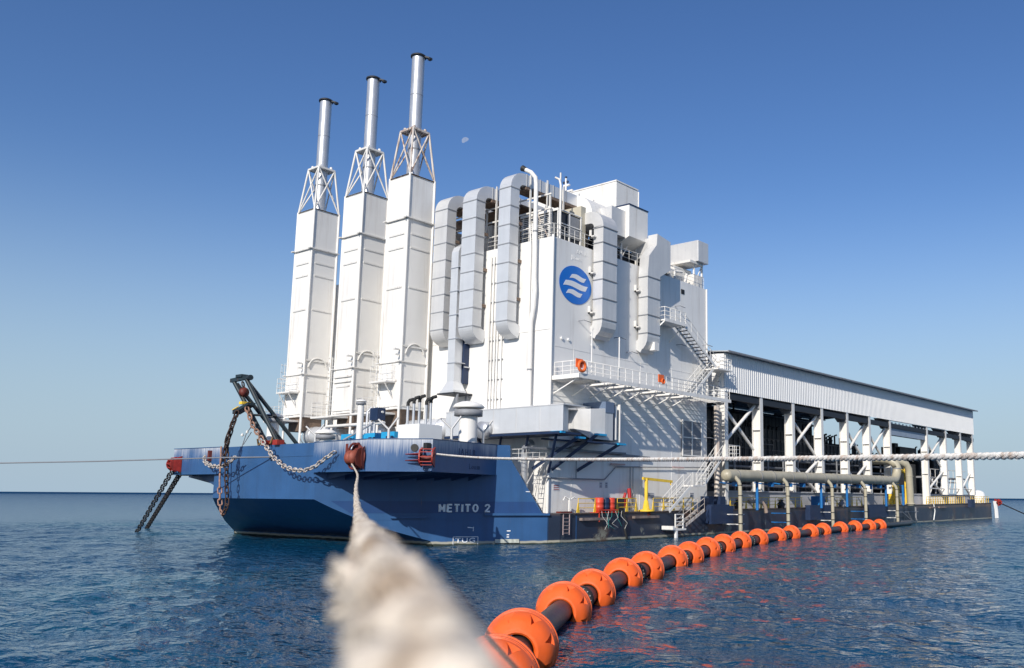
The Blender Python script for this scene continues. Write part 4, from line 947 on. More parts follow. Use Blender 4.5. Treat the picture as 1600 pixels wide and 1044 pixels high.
MB().bar((62.4, 44.0, 18.75), (61.6, 45.47, 17.1), .10).bar((65.3, 44.0, 18.75), (65.3, 45.47, 17.4), .08).box(61.2, 44.2, 16.0, 61.9, 45.4, 16.7).build('bracket', white, t)
railing([(65.6, 43.9, 18.9), (62.3, 43.9, 18.9), (62.3, 45.4, 18.9)], 'landing_railing', 'white railing round the small high landing on the long wall', white, step=.9, r=.03)
stair((71.0, 44.0, 15.6), (65.6, 44.0, 18.85), 1.0, (0, 1, 0), 'upper_stairs', 'steep white stairs with dark treads from the high landing down to the corner', tm=dark)
t = thing('corner_landing', 'white landing at the right corner of the building beside the shed gable', 'landing', (70.9, 44, 15.4))
MB().box(70.8, 43.7, 15.45, 73.4, 45.45, 15.57).build('floor', white, t)
railing([(71.2, 43.75, 15.57), (73.3, 43.75, 15.57), (73.3, 45.4, 15.57)], 'landing_railing', 'white railing on the landing between the building corner and the shed', white, step=.8, r=.03)
stair((66.9, 44.2, 12.45), (70.8, 44.2, 15.5), .9, (0, 1, 0), 'mid_stairs', 'white stairs from the walkway up to the corner landing')
# lower flights by the corner
stair((62.6, 43.6, 2.2), (66.0, 43.6, 4.4), .8, (0, 1, 0), 'lower_stairs', 'white stair flight rising from the deck behind the yellow davit')
t = thing('lower_landing', 'small white landing between the two lower stair flights', 'landing', (66.2, 43.6, 4.4))
MB().box(66.0, 43.4, 4.35, 68.0, 44.6, 4.47).build('floor', white, t)
railing([(66.0, 43.42, 4.47), (68.0, 43.42, 4.47)], 'landing_railing', 'white railing on the small landing between the lower stairs', white, step=.65, r=.03)
stair((68.0, 43.6, 4.4), (71.4, 43.6, 7.2), .8, (0, 1, 0), 'lower_stairs', 'white stair flight climbing past the building corner toward the shed')
t = thing('shed_landing', 'white landing with square railing at the first shed column', 'landing', (71.4, 43.5, 7.1))
MB().box(71.4, 43.4, 7.1, 74.2, 44.6, 7.22).build('floor', white, t)
railing([(71.6, 43.42, 7.22), (74.2, 43.42, 7.22), (74.2, 44.6, 7.22)], 'landing_railing', 'white railing on the landing at the first shed column', white, step=.7, r=.03)
# boarding stairs down the hull
t = stair((64.2, 43.25, .85), (67.6, 43.25, 2.3), .75, (0, 1, 0), 'boarding_stairs', 'rust streaked white boarding stairs hung down the side of the barge', rustw)
t = thing('boarding_platform', 'small white platform just above the water at the foot of the boarding stairs', 'platform', (62.6, 43, .6))
MB().box(62.4, 43.0, .62, 64.3, 44.15, .78).box(62.2, 42.95, .7, 62.5, 44.1, 1.0).build('floor', white, t)
mb = MB()
for x in (62.75, 63.9): mb.box(x-.04, 43.02, .78, x+.04, 43.12, 2.0)
for z in (1.05, 1.35, 1.65, 1.97): mb.box(62.75, 43.03, z-.03, 63.9, 43.11, z+.03)
mb.build('frame', white, t)
MB().bar((62.9, 43.1, -.3), (62.9, 43.1, .6), .22).bar((64.1, 44.0, .1), (64.1, 44.0, .6), .1).build('float_leg', cabw, t)

# ================================================================== DECK EDGE GEAR
for (x0, x1, lab) in ((51.6, 53.6, 'yellow deck railing left of the orange and blue drums'), (56.4, 58.9, 'yellow deck railing right of the drums'), (61.3, 67.4, 'yellow deck railing behind the boarding stairs'), (73.9, 89.0, 'yellow deck railing under the first half of the big cream pipe'), (95.3, 105.4, 'yellow deck railing under the second half of the big cream pipe'), (112.6, 120.0, 'yellow deck railing beside the yellow tank'), (129, 147, 'yellow deck railing below the end bays of the shed'), (150.3, 160.5, 'yellow deck railing at the far end of the barge')):
    railing([(x0, 44.35, 2.2+.005*(x0-50)), (x1, 44.35, 2.2+.005*(x1-50))], 'deck_railing', lab, yellow, step=1.55 if x0 < 120 else 1.0, r=.03, posts_tapered=True, h=1.05)
t = thing('yellow_davit', 'yellow deck davit with a horizontal jib on a wide foot', 'davit', (60.5, 44.6, 2.2))
MB().lathe([(.0, 0), (.7, .0), (.7, .12), (.3, .2), (.18, .9), (.0, .9)], (60.5, 44.5, 2.2), 16).build('foot', yellow, t)
MB().tube([(60.5, 44.5, 2.9), (60.5, 44.5, 4.95)], .15, 12).build('column', yellow, t)
MB().bar((60.0, 44.5, 4.95), (64.3, 44.5, 4.75), .16, .22).build('jib', yellow, t)
MB().tube([(64.1, 44.5, 4.7), (64.1, 44.5, 4.45)], .06, 6).build('hook', yellow, t)
MB().lathe([(.18, 0), (.35, .1), (.35, .6), (.15, .75)], (60.5, 44.45, 1.75), 10).build('slew_gear', dred, t)
t = thing('drum_rack', 'orange and navy drums in a frame at the deck edge', 'drums', (54.8, 44.4, 2.2))
drumr = mat('red_orange_drum', (.62, .06, .03), .45, var=.15)
for x, m_ in ((54.05, drumr), (54.75, navy), (55.45, drumr)):
    MB().lathe([(0, 0), (.36, 0), (.36, .35), (.38, .38), (.36, .41), (.36, .72), (.38, .75), (.36, .78), (.36, 1.1), (.33, 1.12), (0, 1.12)], (x, 44.3, 2.22), 18).build('drum', m_, t)
MB().box(53.5, 43.9, 2.35, 55.95, 43.95, 2.43).box(53.5, 43.9, 2.18, 55.95, 44.8, 2.22).box(53.6, 43.9, 1.5, 53.66, 43.96, 2.2).build('frame', drumr, t)
t = thing('mooring_tangle', 'tangle of teal and pale ropes hanging over the hull below the drums', 'rope', (55, 44, 1))
for k in range(7):
    x = 53.9+k*.42; MB().tube([(x, 43.9, 2.3), (x+.3*math.sin(k*2), 43.85, 1.9-.1*k % .3), (x+.7*math.cos(k), 43.85, 1.35), (x+.4, 43.9, .9+.1*(k % 3))], .014, 5).build('line', teal if k % 2 else cabw, t)
solo(MB().tube([(56.7, 44.0, 2.2), (57.1, 43.95, 1.4), (56.9, 43.95, .8), (57.2, 43.95, .1)], .10, 8), 'hanging_cable', black, 'black cable hanging down the hull side right of the drums', 'cable')
t = thing('hose_cabinet', 'dark red valve set against the wall behind the deck railing', 'valve', (58.5, 45.2, 2.2))
MB().box(58.0, 44.9, 2.5, 58.5, 45.3, 3.3).tube([(58.1, 45.0, 3.3), (58.3, 45.0, 3.7)], .12, 8).tube([(58.9, 45.1, 4.1), (58.9, 45.0, 3.3)], .16, 10).build('valve_body', mat('fire_red', (.4, .02, .02), .5), t)
MB().box(56.3, 44.9, 2.2, 58.0, 45.3, 3.3).build('locker', dark, t)
t = thing('dish_vent', 'white bell mouthed vent on the deck by the near building corner', 'vent', (51.2, 44.9, 2.2))
MB().tube([(51.2, 44.9, 2.2), (51.2, 44.9, 3.3)], .07, 8).tube([(51.2, 44.9, 3.2), (50.7, 44.9, 3.4), (50.5, 44.9, 3.1)], .05, 6).tube([(51.2, 44.9, 3.1), (51.7, 44.9, 3.35), (52.0, 44.9, 3.3)], .05, 6).build('pipe', white, t)
t = thing('hull_ladder', 'pinkish white rope ladder hanging from a red bracket by the bow step', 'ladder', (49.9, 44, .8))
mb = MB()
for x in (49.6, 50.3): mb.bar((x, 44.05, 2.15), (x, 44.05, .62), .05)
for z in np.arange(.75, 2.1, .27): mb.bar((49.6, 44.05, z), (50.3, 44.05, z), .035)
mb.build('rungs', mat('faded_pink', (.50, .38, .36), .6), t)
MB().box(49.3, 43.98, 2.2, 50.5, 44.5, 2.32).build('bracket', dred, t)
t = thing('side_ladder', 'white sloping ladder with a rail between the bow slope and the building', 'ladder', (48.5, 45.3, 2.2))
mb = MB()
for y in (45.6, 46.2): mb.bar((48.2, y, 2.3), (49.2, y, 5.6), .05); mb.bar((47.9, y, 4.3), (49.0, y, 5.8), .05)
for z in np.arange(2.5, 5.5, .3): mb.bar((48.25+(z-2.3)*.3, 45.6, z), (48.25+(z-2.3)*.3, 46.2, z), .03)
mb.build('frame', whited, t)
# horizontal pipes on the wall
t = thing('wall_pipe', 'grey service pipe running along the lower long wall and stepping up', 'pipe', (56, 45.3, 4.8))
MB().tube([(48.6, 45.3, 4.78), (55.9, 45.3, 4.78), (57.4, 45.3, 5.85), (71.5, 45.3, 6.2)], .05, 8).tube([(52.4, 45.3, 4.8), (52.4, 45.3, 6.2)], .04, 6).tube([(59.3, 45.3, 5.9), (59.3, 45.3, 2.3)], .04, 6).tube([(59.7, 45.3, 5.9), (59.7, 45.3, 2.3)], .04, 6).build('pipe', greyp, t)
MB().bar((50.0, 45.25, 7.05), (62, 45.25, 6.75), .10, .18).build('cable_tray', greyp, t)
for x in (56.7, 65.5): MB().box(x, 45.2, 6.0, x+1.8, 45.35, 6.12).build('tube_lamp', mat('lamp_pink', (.5, .32, .3), .4), t)
t = thing('corner_column', 'white pipe column on a dark blue block beside the building corner', 'column', (72.6, 45, 2.2))
MB().tube([(72.6, 45.0, 3.4), (72.6, 45.0, 12.2)], .28, 14).build('column', rustw, t)
MB().box(72.2, 44.4, 2.3, 73.1, 45.3, 3.5).box(69.8, 43.8, 2.6, 72.9, 44.6, 2.75).box(70.3, 44.5, 2.3, 71.2, 45.4, 3.5).build('base_block', navy, t)
for k in range(9): MB().box(73.1, 45.0, 12.7+k*.48, 73.9, 45.3, 13.1+k*.48).build('louvre_step', white, t)

# ================================================================== INTAKE BOX AND HOOD
t = thing('intake_duct_box', 'large pale silver duct box wrapping the lower front corner of the building', 'duct', (47, 50, 8))
bevel(MB().prism([(47.0, 41.95), (48.3, 42.6), (48.9, 43.9), (49.3, 45.4), (49.3, 54.4), (47.0, 54.4)], 8.05, 9.95).build('box', silverb, t), .02)
mb = MB()
for y in (44.2, 46.6, 49, 51.4, 53.8): mb.box(46.975, y-.02, 8.05, 46.999, y+.02, 9.95)
mb.box(46.97, 41.9, 9.9, 49.3, 54.4, 9.99)
mb.build('seam', silver, t)
MB().lathe([(0, .0), (.65, 0), (.65, .6), (0, .6)], (47.0, 49.7, 8.35), 24, (-1, 0, 0)).build('round_spigot', steel, t)
mb = MB()
for y in (42.8, 45.6, 48.4, 51.0): mb.bar((47.3, y, 7.95), (48.9, y+2.2 if y < 50 else y, 5.2), .16, .2)
mb.box(46.9, 42.2, 7.85, 49.3, 54.4, 8.02)
mb.build('brace', navy, t)
MB().box(46.95, 42.05, 7.9, 47.4, 43.1, 8.04).build('bright_beam_end', cyanp, t)
t = thing('intake_hood_box', 'stacked silver and navy intake hood on blue brackets against the long wall', 'air intake', (53, 43.5, 8))
bevel(MB().prism([(51.6, 44.9), (52.0, 43.6), (53.3, 43.2), (54.3, 43.2), (54.3, 45.45), (51.6, 45.45)], [8.6, 7.8, 7.75, 7.75, 7.75, 8.6], [10.1, 10.1, 10.2, 10.3, 10.3, 10.1]).build('hood', silver, t), .02)
MB().box(53.3, 43.15, 9.9, 54.35, 45.45, 10.75).build('top_hood', mat('slate_blue_sheet', (.13, .18, .27), .5), t)
MB().box(54.36, 43.3, 7.8, 54.6, 45.4, 10.75).build('navy_panel', navy, t)
MB().tube([(54.85, 43.5, 7.85), (54.85, 43.5, 10.5)], .2, 12).box(55.4, 43.4, 7.7, 55.5, 45.4, 10.7).build('white_column', white, t)
MB().box(50.0, 44.6, 10.0, 53.2, 45.45, 10.4).build('capping', whited, t)
mb = MB()
for x, y, z in ((50.2, 43.3, 7.8), (52.3, 43.2, 8.1), (55.2, 43.3, 7.5)): mb.bar((x, y, z), (x-2.6, 45.4, 5.4), .18, .24)
mb.box(48.5, 45.2, 7.6, 55.6, 45.45, 7.72); mb.bar((51.2, 43.3, 7.55), (55.6, 43.3, 7.5), .1, .12)
mb.build('bracket', navy, t)
for q in ((50.0, 43.1, 7.7, 50.9, 43.5, 7.85), (52.1, 43.0, 8.05, 53.3, 43.3, 8.2), (54.9, 43.1, 7.45, 55.9, 43.5, 7.6)): MB().box(*q).build('bright_beam_end', cyanp, t)
MB().add([(51.0, 43.4, 7.6), (54.3, 43.3, 7.7), (54.3, 45.4, 7.7), (50.5, 45.4, 6.8)], [(0, 1, 2, 3)]).build('sloping_floor', greyp, t)
t = thing('walkway_beam', 'dark steel walkway edge along the wall below the intake boxes', 'beam', (48, 45, 6.9))
MB().bar((46.3, 45.0, 6.9), (58, 45.0, 6.95), .5, .14).build('beam', greyp, t)
railing([(46.4, 46.4, 5.9), (46.4, 44.9, 5.9), (49.2, 44.9, 6.1)], 'step_railing', 'white railing at the back of the raised bow above the slope', whited, step=.7, h=.9)
solo(MB().tube([(48.2, 46.8, 2.3), (48.2, 46.8, 6.6), (48.2, 46.6, 7.1), (48.2, 46.1, 7.4)], .28, 14), 'elbow_pipe', steel, 'fat grey elbow pipe under the silver duct box', 'pipe')

# ================================================================== BOW DECK GEAR
t = thing('vent_house', 'plain white deck box carrying the five bent black tipped pipes', 'deck box', (37.2, 46.3, 5.1))
MB().box(37.0, 45.35, 5.05, 38.9, 47.45, 8.0).build('box', cabw, t)
for k, (x, y, h) in enumerate(((37.3, 46.95, 1.6), (37.5, 46.6, 1.75), (37.8, 46.4, 1.85), (38.2, 46.2, 1.7), (38.5, 46.1, 1.85))):
    p = MB().tube([(x, y, 8.0), (x, y, 8.0+h-.25)], .09, 10).build('vent_pipe', steel, t)
    sub(p, MB().tube([(x, y, 7.95+h-.3), (x, y, 8.0+h-.15), (x+.05, y-.1, 8.0+h+.02), (x+.15, y-.35, 8.0+h+.08)], .115, 10), 'vent_mouth', black)
def mushroom(x, y, z, r, h, label, cap=white):
    t = thing('mushroom_vent', label, 'vent', (x, y, 5.1), 'mushroom vents on the bow deck')
    MB().tube([(x, y, 5.1), (x, y, z+.02)], r*.62, 20).build('stem', white, t)
    MB().lathe([(r*.62, -.45*r), (r*.95, -.45*r), (r*.95, -.05*r), (r*.62, -.05*r)], (x, y, z), 20, closed=True).build('grille_band', greyp, t)
    MB().lathe([(r*1.0, .08*r), (r*1.08, .16*r), (r*.9, .36*r), (r*.5, .52*r), (0, .58*r)], (x, y, z), 24).lathe([(0, .1*r), (r, .08*r)], (x, y, z), 24).build('cap', cap, t)
mushroom(42.65, 47.0, 9.45, 1.05, 0, 'large white mushroom vent near the right edge of the bow deck')
mushroom(38.0, 57.0, 7.75, .72, 0, 'low white mushroom vent beside the blue machines left of the round fairlead')
mushroom(38.0, 53.0, 9.9, .36, 0, 'slim tall white vent post right above the round red fairlead')
mushroom(37.5, 63.2, 9.2, .7, 0, 'white mushroom vent behind the gallows at the left of the bow')
for (x, y, lab) in ((40.3, 46.0, 'Y-shaped grey post left of the large mushroom vent'), (44.0, 46.85, 'Y-shaped grey post right of the large mushroom vent'), (39.5, 60.6, 'forked pale post behind the gallows stays'), (38.5, 50.4, 'dark slanted prop post between the slim vent and the white deck box')):
    t = thing('fork_post', lab, 'post', (x, y, 5.1))
    MB().tube([(x, y, 5.1), (x, y, 7.9)], .09, 8).build('stem', silver, t)
    MB().tube([(x, y, 7.9), (x-.5, y+.55, 8.6)], .07, 8).tube([(x, y, 7.9), (x+.35, y-.5, 8.75)], .07, 8).build('arm', silver, t)
for i, (y0, y1, lab) in enumerate(((54.5, 59.6, 'long silver exhaust silencer lying under the rightmost tower'), (61.9, 66.4, 'long silver exhaust silencer lying under the middle tower'), (68.4, 74.0, 'long silver exhaust silencer lying under the leftmost tower'))):
    t = thing('exhaust_silencer', lab, 'silencer', (47.4, y0, 7.4), 'silencers under the exhaust towers')
    MB().lathe([(0, -.1), (.5, 0), (.82, .35), (.82, y1-y0-.35), (.5, y1-y0), (0, y1-y0+.1)], (47.5, y0, 8.75), 24, (0, 1, 0)).build('shell', silverb, t)
    mb = MB()
    for y in np.arange(y0+.7, y1, 1.2): mb.lathe([(.83, 0), (.86, .03), (.86, .12), (.83, .15)], (47.5, y, 8.75), 24, (0, 1, 0))
    mb.build('band', steel, t)
    MB().box(46.9, y0+.8, 5.75, 48.1, y0+1.1, 8.1).box(46.9, y1-1.1, 5.75, 48.1, y1-.8, 8.1).build('saddle', whited, t)
for (x, y, lab) in ((40.4, 57.0, 'bright blue machine behind the low mushroom vent'), (40.4, 52.2, 'bright blue machine left of the white deck box'), (40.6, 54.5, 'bright blue winch box with dark windows below the slim vent')):
    t = thing('blue_machine', lab, 'machine', (x, y, 5.75))
    MB().box(x-.6, y-.75, 5.75, x+.9, y+.75, 7.9).build('casing', cyanp, t)
    MB().box(x-.64, y-.2, 6.9, x-.605, y+.15, 7.6).box(x-.64, y-.6, 6.9, x-.605, y-.35, 7.6).build('window', navy, t)
solo(MB().box(38.5, 47.6, 5.1, 40.2, 51.0, 7.3), 'brown_locker', mat('brown_wood', (.30, .20, .12), .7, var=.2), 'brown wooden locker behind the bulwark, left of the white deck box', 'locker')
t = thing('pipe_manifold', 'cluster of white pipes and a dark valve in front of the middle tower', 'pipes', (41.0, 56, 5.7))
for y in (55.0, 55.5, 55.9): MB().tube([(40.7, y, 5.75), (40.7, y, 9.6), (40.9, y-.2, 9.9)], .11, 8).build('riser', steel, t)
MB().tube([(40.8, 54.2, 9.5), (40.8, 60.6, 9.5)], .09, 8).tube([(40.8, 54.0, 8.7), (40.8, 61.2, 8.7)], .12, 8).build('header', whited, t)
MB().box(40.4, 54.3, 8.9, 41.1, 55.2, 9.8).build('valve', navy, t)
MB().tube([(39.8, 53.9, 8.6), (39.3, 57.4, 7.2)], .08, 8).build('strut', steel, t)
t = thing('anemometer', 'thin grey arm with small white cups above the left bulwark', 'instrument', (35.2, 63.4, 6.9))
MB().tube([(35.5, 63.9, 6.9), (35.5, 63.4, 7.9), (35.5, 62.4, 8.7)], .035, 6).tube([(35.5, 63.7, 7.1), (35.5, 62.7, 8.0)], .03, 6).build('arm', greyp, t)
MB().lathe([(0, 0), (.14, .1), (0, .3)], (35.5, 63.95, 7.7), 8).lathe([(0, 0), (.12, .1), (0, .3)], (35.5, 63.3, 7.9), 8).build('cup', cabw, t)
# ================================================================== SHED
SH0, SH1, SY, SYB = 73.4, 154.8, 44.6, 75.0
def zr(x): return 17.45+.0085*(x-73.4)       # top of the cladding
def zc(x): return 13.65+.0062*(x-73.4)       # its lower edge
shed = thing('open_sided_shed', 'very long open sided white shed with a corrugated fascia on steel columns', 'shed', (SH0, SY, 4))
def fascia(y, out, n_r, name, m):
    mb = MB(); vs = []; st = (SH1-SH0)/n_r
    for i in range(n_r):
        x = SH0+i*st
        for dx, o in ((0, 0), (.30, 0), (.40, .05), (.70, .05), (.80, 0) if False else (.80, 0)):
            xx = x+dx*st; vs += [(xx, y-out*o, zc(xx)-(0 if out > 0 else 1.5)), (xx, y-out*o, zr(xx))]
    vs += [(SH1, y, zc(SH1)), (SH1, y, zr(SH1))]
    nn = len(vs)//2; mb.add(vs, [(2*i, 2*i+2, 2*i+3, 2*i+1) for i in range(nn-1)])
    return mb.build(name, m, shed)
clad = mat('white_profiled_cladding', (.78, .775, .76), .45, var=.03, scale=.3, streak=(GRIME, .15, .6, .85))
fascia(SY, 1, 190, 'fascia_cladding', clad)
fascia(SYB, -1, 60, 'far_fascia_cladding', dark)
MB().box(SH0-.02, SY+.03, 12.9, SH0+.06, SYB, 17.4).build('gable_wall', clad, shed)
ridge = 18.4
mb = MB(); ov = .62
mb.add([(SH0-.3, SY-ov, zr(SH0)+.12), (SH1+.5, SY-ov, zr(SH1)+.12), (SH1+.5, 60, zr(SH1)+1.4), (SH0-.3, 60, zr(SH0)+1.4),
        (SH0-.3, SY-ov, zr(SH0)+.02), (SH1+.5, SY-ov, zr(SH1)+.02), (SH1+.5, 60, zr(SH1)+1.3), (SH0-.3, 60, zr(SH0)+1.3)],
       [(0, 1, 2, 3), (4, 5, 6, 7), (0, 1, 5, 4), (1, 2, 6, 5), (3, 0, 4, 7)])
mb.add([(SH0-.3, 60, zr(SH0)+1.4), (SH1+.5, 60, zr(SH1)+1.4), (SH1+.5, SYB+.5, zr(SH1)+.12), (SH0-.3, SYB+.5, zr(SH0)+.12)], [(0, 1, 2, 3)])
mb.build('roof', mat('grey_roof_sheet', (.42, .44, .46), .5, var=.05), shed)
MB().add([(SH0, SY+.05, 13.75), (SH1, SY+.05, 14.25), (SH1, SYB, 14.25), (SH0, SYB, 13.75)], [(0, 1, 2, 3)]).build('ceiling', dark, shed) if False else None
mb = MB(); mb.bar((SH0-.3, SY-ov-.04, zr(SH0)+.06), (SH1+.5, SY-ov-.04, zr(SH1)+.06), .14, .16); mb.build('gutter', greyp, shed)
colx = [73.8, 80.8, 88.0, 95.3, 102.5, 109.5, 116.6, 131.4, 140.0, 147.4, 154.0]
proto = None
for x in colx:
    zb_ = 2.5 if x in (73.8, 131.4) else 4.0; ztp = zc(x)+.35
    mb = MB(); yo = SY+.06
    mb.box(x-.04, yo+.021, zb_, x+.02, yo+.899, ztp)
    mb.box(x-.30, yo-.03, zb_, x+.30, yo+.02, ztp); mb.box(x-.30, yo+.90, zb_, x+.30, yo+.95, ztp)
    mb.box(x-.29, yo+.03, 10.3, x-.05, yo+.89, 10.36); mb.box(x-.29, yo+.03, 7.0, x-.05, yo+.89, 7.06)
    c = mb.build('column', clad if False else white, shed)
    sub(c, MB().vprism([(yo+.0, ztp), (yo+2.2, ztp), (yo+1.2, ztp-1.5), (yo+.0, ztp-1.5)], x-.3, x+.2, 'y'), 'haunch', greyp)
def xbrace(xa, xb, z0, z1, y=SY+.7):
    mb = MB(); mb.tube([(xa, y, z0), (xb, y, z1)], .17, 8); mb.tube([(xa, y+.3, z1), (xb, y+.3, z0)], .17, 8)
    mb.build('cross_brace', white, shed)
for a_, b_ in ((73.9, 80.6), (88.2, 95.1), (102.7, 109.3), (109.7, 116.4), (131.6, 139.8)): xbrace(a_, b_, 8.4, 12.9)
for a_, b_ in ((88.2, 95.1), (102.7, 109.3), (131.6, 139.8), (147.6, 153.8)): xbrace(a_, b_, 4.2, 7.6)
MB().box(SH0+.3, SY+.1, 12.95, SH1, SY+.5, 13.55).build('eaves_beam', dark, shed)
MB().box(116.9, SY+.3, 12.0, 131.2, SY+1.0, 13.1).build('crane_beam', mat('blue_grey_beam', (.30, .36, .44), .5), shed)
mb = MB()
for x in np.arange(117.6, 131, 1.4): mb.box(x, SY+.2, 13.1, x+.45, SY+.28, 13.75)
mb.tube([(116.9, SY+.1, 13.9), (139.8, SY+.1, 14.0)], .05, 6); mb.build('beam_hanger', white, shed)
# far side columns and roof trusses
for x in colx: MB().box(x-.4, SYB-1.0, 4.0, x+.4, SYB-.1, zc(x)+.2).build('column', white, shed)
mb = MB()
for x in colx: mb.bar((x, SY+.2, zr(x)-.1), (x, 60, zr(x)+.9), .3, .6); mb.bar((x, 60, zr(x)+.9), (x, SYB-.2, zr(x)-.1), .3, .6)
for y in np.arange(47, 75, 3.1): mb.box(SH0+.2, y-.08, zr(100)-.2+(1.2*(1-abs(y-60)/15.4)), SH1-.2, y+.08, zr(100)+.0+(1.2*(1-abs(y-60)/15.4)))
mb.build('roof_truss', greyp, shed)
# plinth: grey upstand of the shed floor
t = thing('shed_floor_plinth', 'dull grey raised plinth carrying the shed floor above the deck', 'plinth', (114, 60, 2.3))
pl = mat('pale_grey_plinth', (.50, .50, .52), .6, var=.08, scale=.7)
MB().box(74.6, 45.9, 2.3, 156.5, 74.9, 4.0).build('plinth', pl, t)
MB().box(74.6, 45.75, 3.95, 156.6, 46.5, 4.08).build('floor_edge', pl, t)
mb = MB()
for x in np.arange(132, 147, .55): mb.box(x, 45.82, 2.6, x+.2, 45.899, 3.9)
mb.build('plinth_rib', whited, t)

# machinery inside the shed
def machine(x0, x1, y0, y1, z1, lab, extra=0):
    t = thing('engine_module', lab, 'machine', ((x0+x1)/2, (y0+y1)/2, 4.0), 'dark machine modules inside the shed')
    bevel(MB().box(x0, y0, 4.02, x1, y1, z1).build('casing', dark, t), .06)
    mb = MB()
    for x in np.arange(x0+.4, x1, 1.1): mb.box(x-.05, y0-.1, 4.1, x+.05, y0-.01, z1-.1); mb.box(x-.3, y0-.16, z1-1.4, x+.3, y0-.11, z1-1.1)
    for z in np.arange(5, z1, 1.3): mb.box(x0, y0-.16, z, x1, y0-.11, z+.08)
    mb.build('panel_rib', mat('machine_grey', (.06, .065, .075), .5), t)
    mb = MB(); rnd = random.Random(int(x0*7))
    for k in range(5+extra):
        x = rnd.uniform(x0+.4, x1-.4); h = rnd.uniform(.4, 1.4); mb.tube([(x, y0+.8, z1), (x, y0+.8, z1+h), (x+.6, y0+.8, z1+h+.1)], .12, 8)
    mb.build('top_pipe', dark, t)
    mb = MB()
    for k in range(5): 
        z = rnd.uniform(5, z1-1.5); x = rnd.uniform(x0, x1-2); mb.tube([(x, y0-.5, z), (x+rnd.uniform(1, 3), y0-.5, z), (x+3, y0-.3, z-1)], .09, 6)
    mb.build('side_pipe', mat('dull_pipe', (.10, .11, .13), .45, .4), t)
machine(76, 86, 50, 70, 12.6, 'tall dark machine module in the first shed bays behind the big pipe end')
machine(87, 97.5, 50.5, 70, 11.4, 'dark machine module in the third shed bay, with pipes on top', 2)
machine(98.5, 105.5, 50, 60, 11.3, 'dark machine module with a lattice of pipes in the middle shed bays', 6)
machine(106.5, 113, 50, 60, 10.4, 'dark machine module right of the middle bays, under the open sky gap', 6)
machine(114, 121, 49.5, 58, 9.4, 'dark machine module beside the tall cream elbow pipes', 2)
machine(98, 117.5, 62, 72, 12.7, 'dark machine block at the back of the middle shed bays', 6)
machine(118.5, 139.5, 61, 72, 12.1, 'dark machine block at the back, behind the fourth and fifth bays', 14)
machine(141, 158, 60, 72, 9.8, 'lower dark machine block at the back, seen through the wide gap', 4)
machine(134, 139.5, 51, 58, 9.3, 'dark machine module in the first bay right of the double column')
machine(142.6, 146.8, 50, 58, 10.3, 'dark machine module in the last but one shed bay')
machine(149.5, 153, 50, 58, 10.2, 'dark machine module in the last shed bay')
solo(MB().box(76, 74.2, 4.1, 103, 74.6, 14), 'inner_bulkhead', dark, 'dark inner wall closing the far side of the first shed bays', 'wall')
t = thing('control_cabin', 'dark boxy cabin with a short stack seen through the wide shed gap', 'cabin', (152, 57, 4))
MB().box(134.3, 50, 9.5, 141.6, 53, 11.35).build('cabin', dark, t)
MB().tube([(133.2, 50.6, 4.1), (133.2, 50.6, 11.2)], .33, 12).box(132.5, 50.1, 11.2, 133.9, 51.1, 11.8).build('stack', dark, t)
t = thing('cable_rack', 'grey pipe and cable rack along the shed floor edge', 'rack', (110, 47.4, 4.1))
mb = MB()
for z, y in ((7.5, 47.8), (6.6, 47.4), (5.4, 47.6), (4.6, 47.2)): mb.tube([(75, y, z), (129, y, z+.2)], .14, 8)
mb.build('pipe', mat('dull_grey_pipe', (.12, .13, .15), .45), t)
mb = MB()
for x in np.arange(76, 130, 3.6): mb.box(x, 47.2, 4.1, x+.15, 47.35, 8.0)
mb.build('upright', greyp, t)
t = thing('end_bay_platform', 'grey walkway with white diagonals in the end bays of the shed', 'walkway', (143, 46, 4.1))
MB().tube([(132.6, 45.2, 9.2), (132.6, 45.2, 5.2), (133.2, 45.2, 4.9), (156.5, 45.2, 5.0)], .08, 8).build('pipe', white, t)
MB().box(133, 46.2, 6.5, 154, 48, 6.75).bar((133.5, 46.2, 5.9), (154, 46.2, 6.0), .2).build('floor', greyp, t)
mb = MB()
for x in np.arange(134, 153, 2.2): mb.bar((x, 46.1, 4.2), (x+1.1, 46.1, 6.4), .14); mb.bar((x+.2, 46.1, 6.7), (x+.2, 46.1, 7.9), .06)
mb.tube([(133, 46.1, 7.9), (154, 46.1, 7.9)], .05, 5); mb.build('diagonal', whited, t)

# ================================================================== SEAWATER PIPES
t = thing('main_intake_pipe', 'big cream pipe running along the shed outside the deck, ending in an upturned elbow', 'pipe', (90, 43, 5.5))
pz = lambda x: 5.45+.0060*(x-72)
path = [(71.0, 43.0, pz(71)), (112.5, 43.0, pz(112.5))]+[(112.5+1.7*math.sin(R(a)), 43.0, pz(112.5)+1.7-1.7*math.cos(R(a))) for a in (15, 30, 45, 60, 75, 90)]+[(114.2, 43.0, 7.4), (114.15, 43.3, 8.0), (114.0, 44.0, 8.45), (113.6, 45.2, 8.6), (113.2, 47.5, 8.6)]
MB().tube(path, .56, 28).lathe([(.56, 0), (.53, -.15), (.35, -.35), (0, -.42)], (71.02, 43.0, pz(71)), 28, (1, 0, 0)).build('pipe', frp, t)
mb = MB()
for x in (72.6, 76.9, 79.6, 83.6, 86.6, 91.3, 94.4, 98.2, 101.5, 105.5, 108.0, 110.3): mb.lathe([(.575, -.05), (.60, -.04), (.60, .04), (.575, .05)], (x, 43.0, pz(x)), 28, (1, 0, 0))
mb.lathe([(.57, 0), (.62, .02), (.62, .14), (.57, .16)], (114.2, 43.0, 7.2), 24); mb.build('strap', greyp, t)
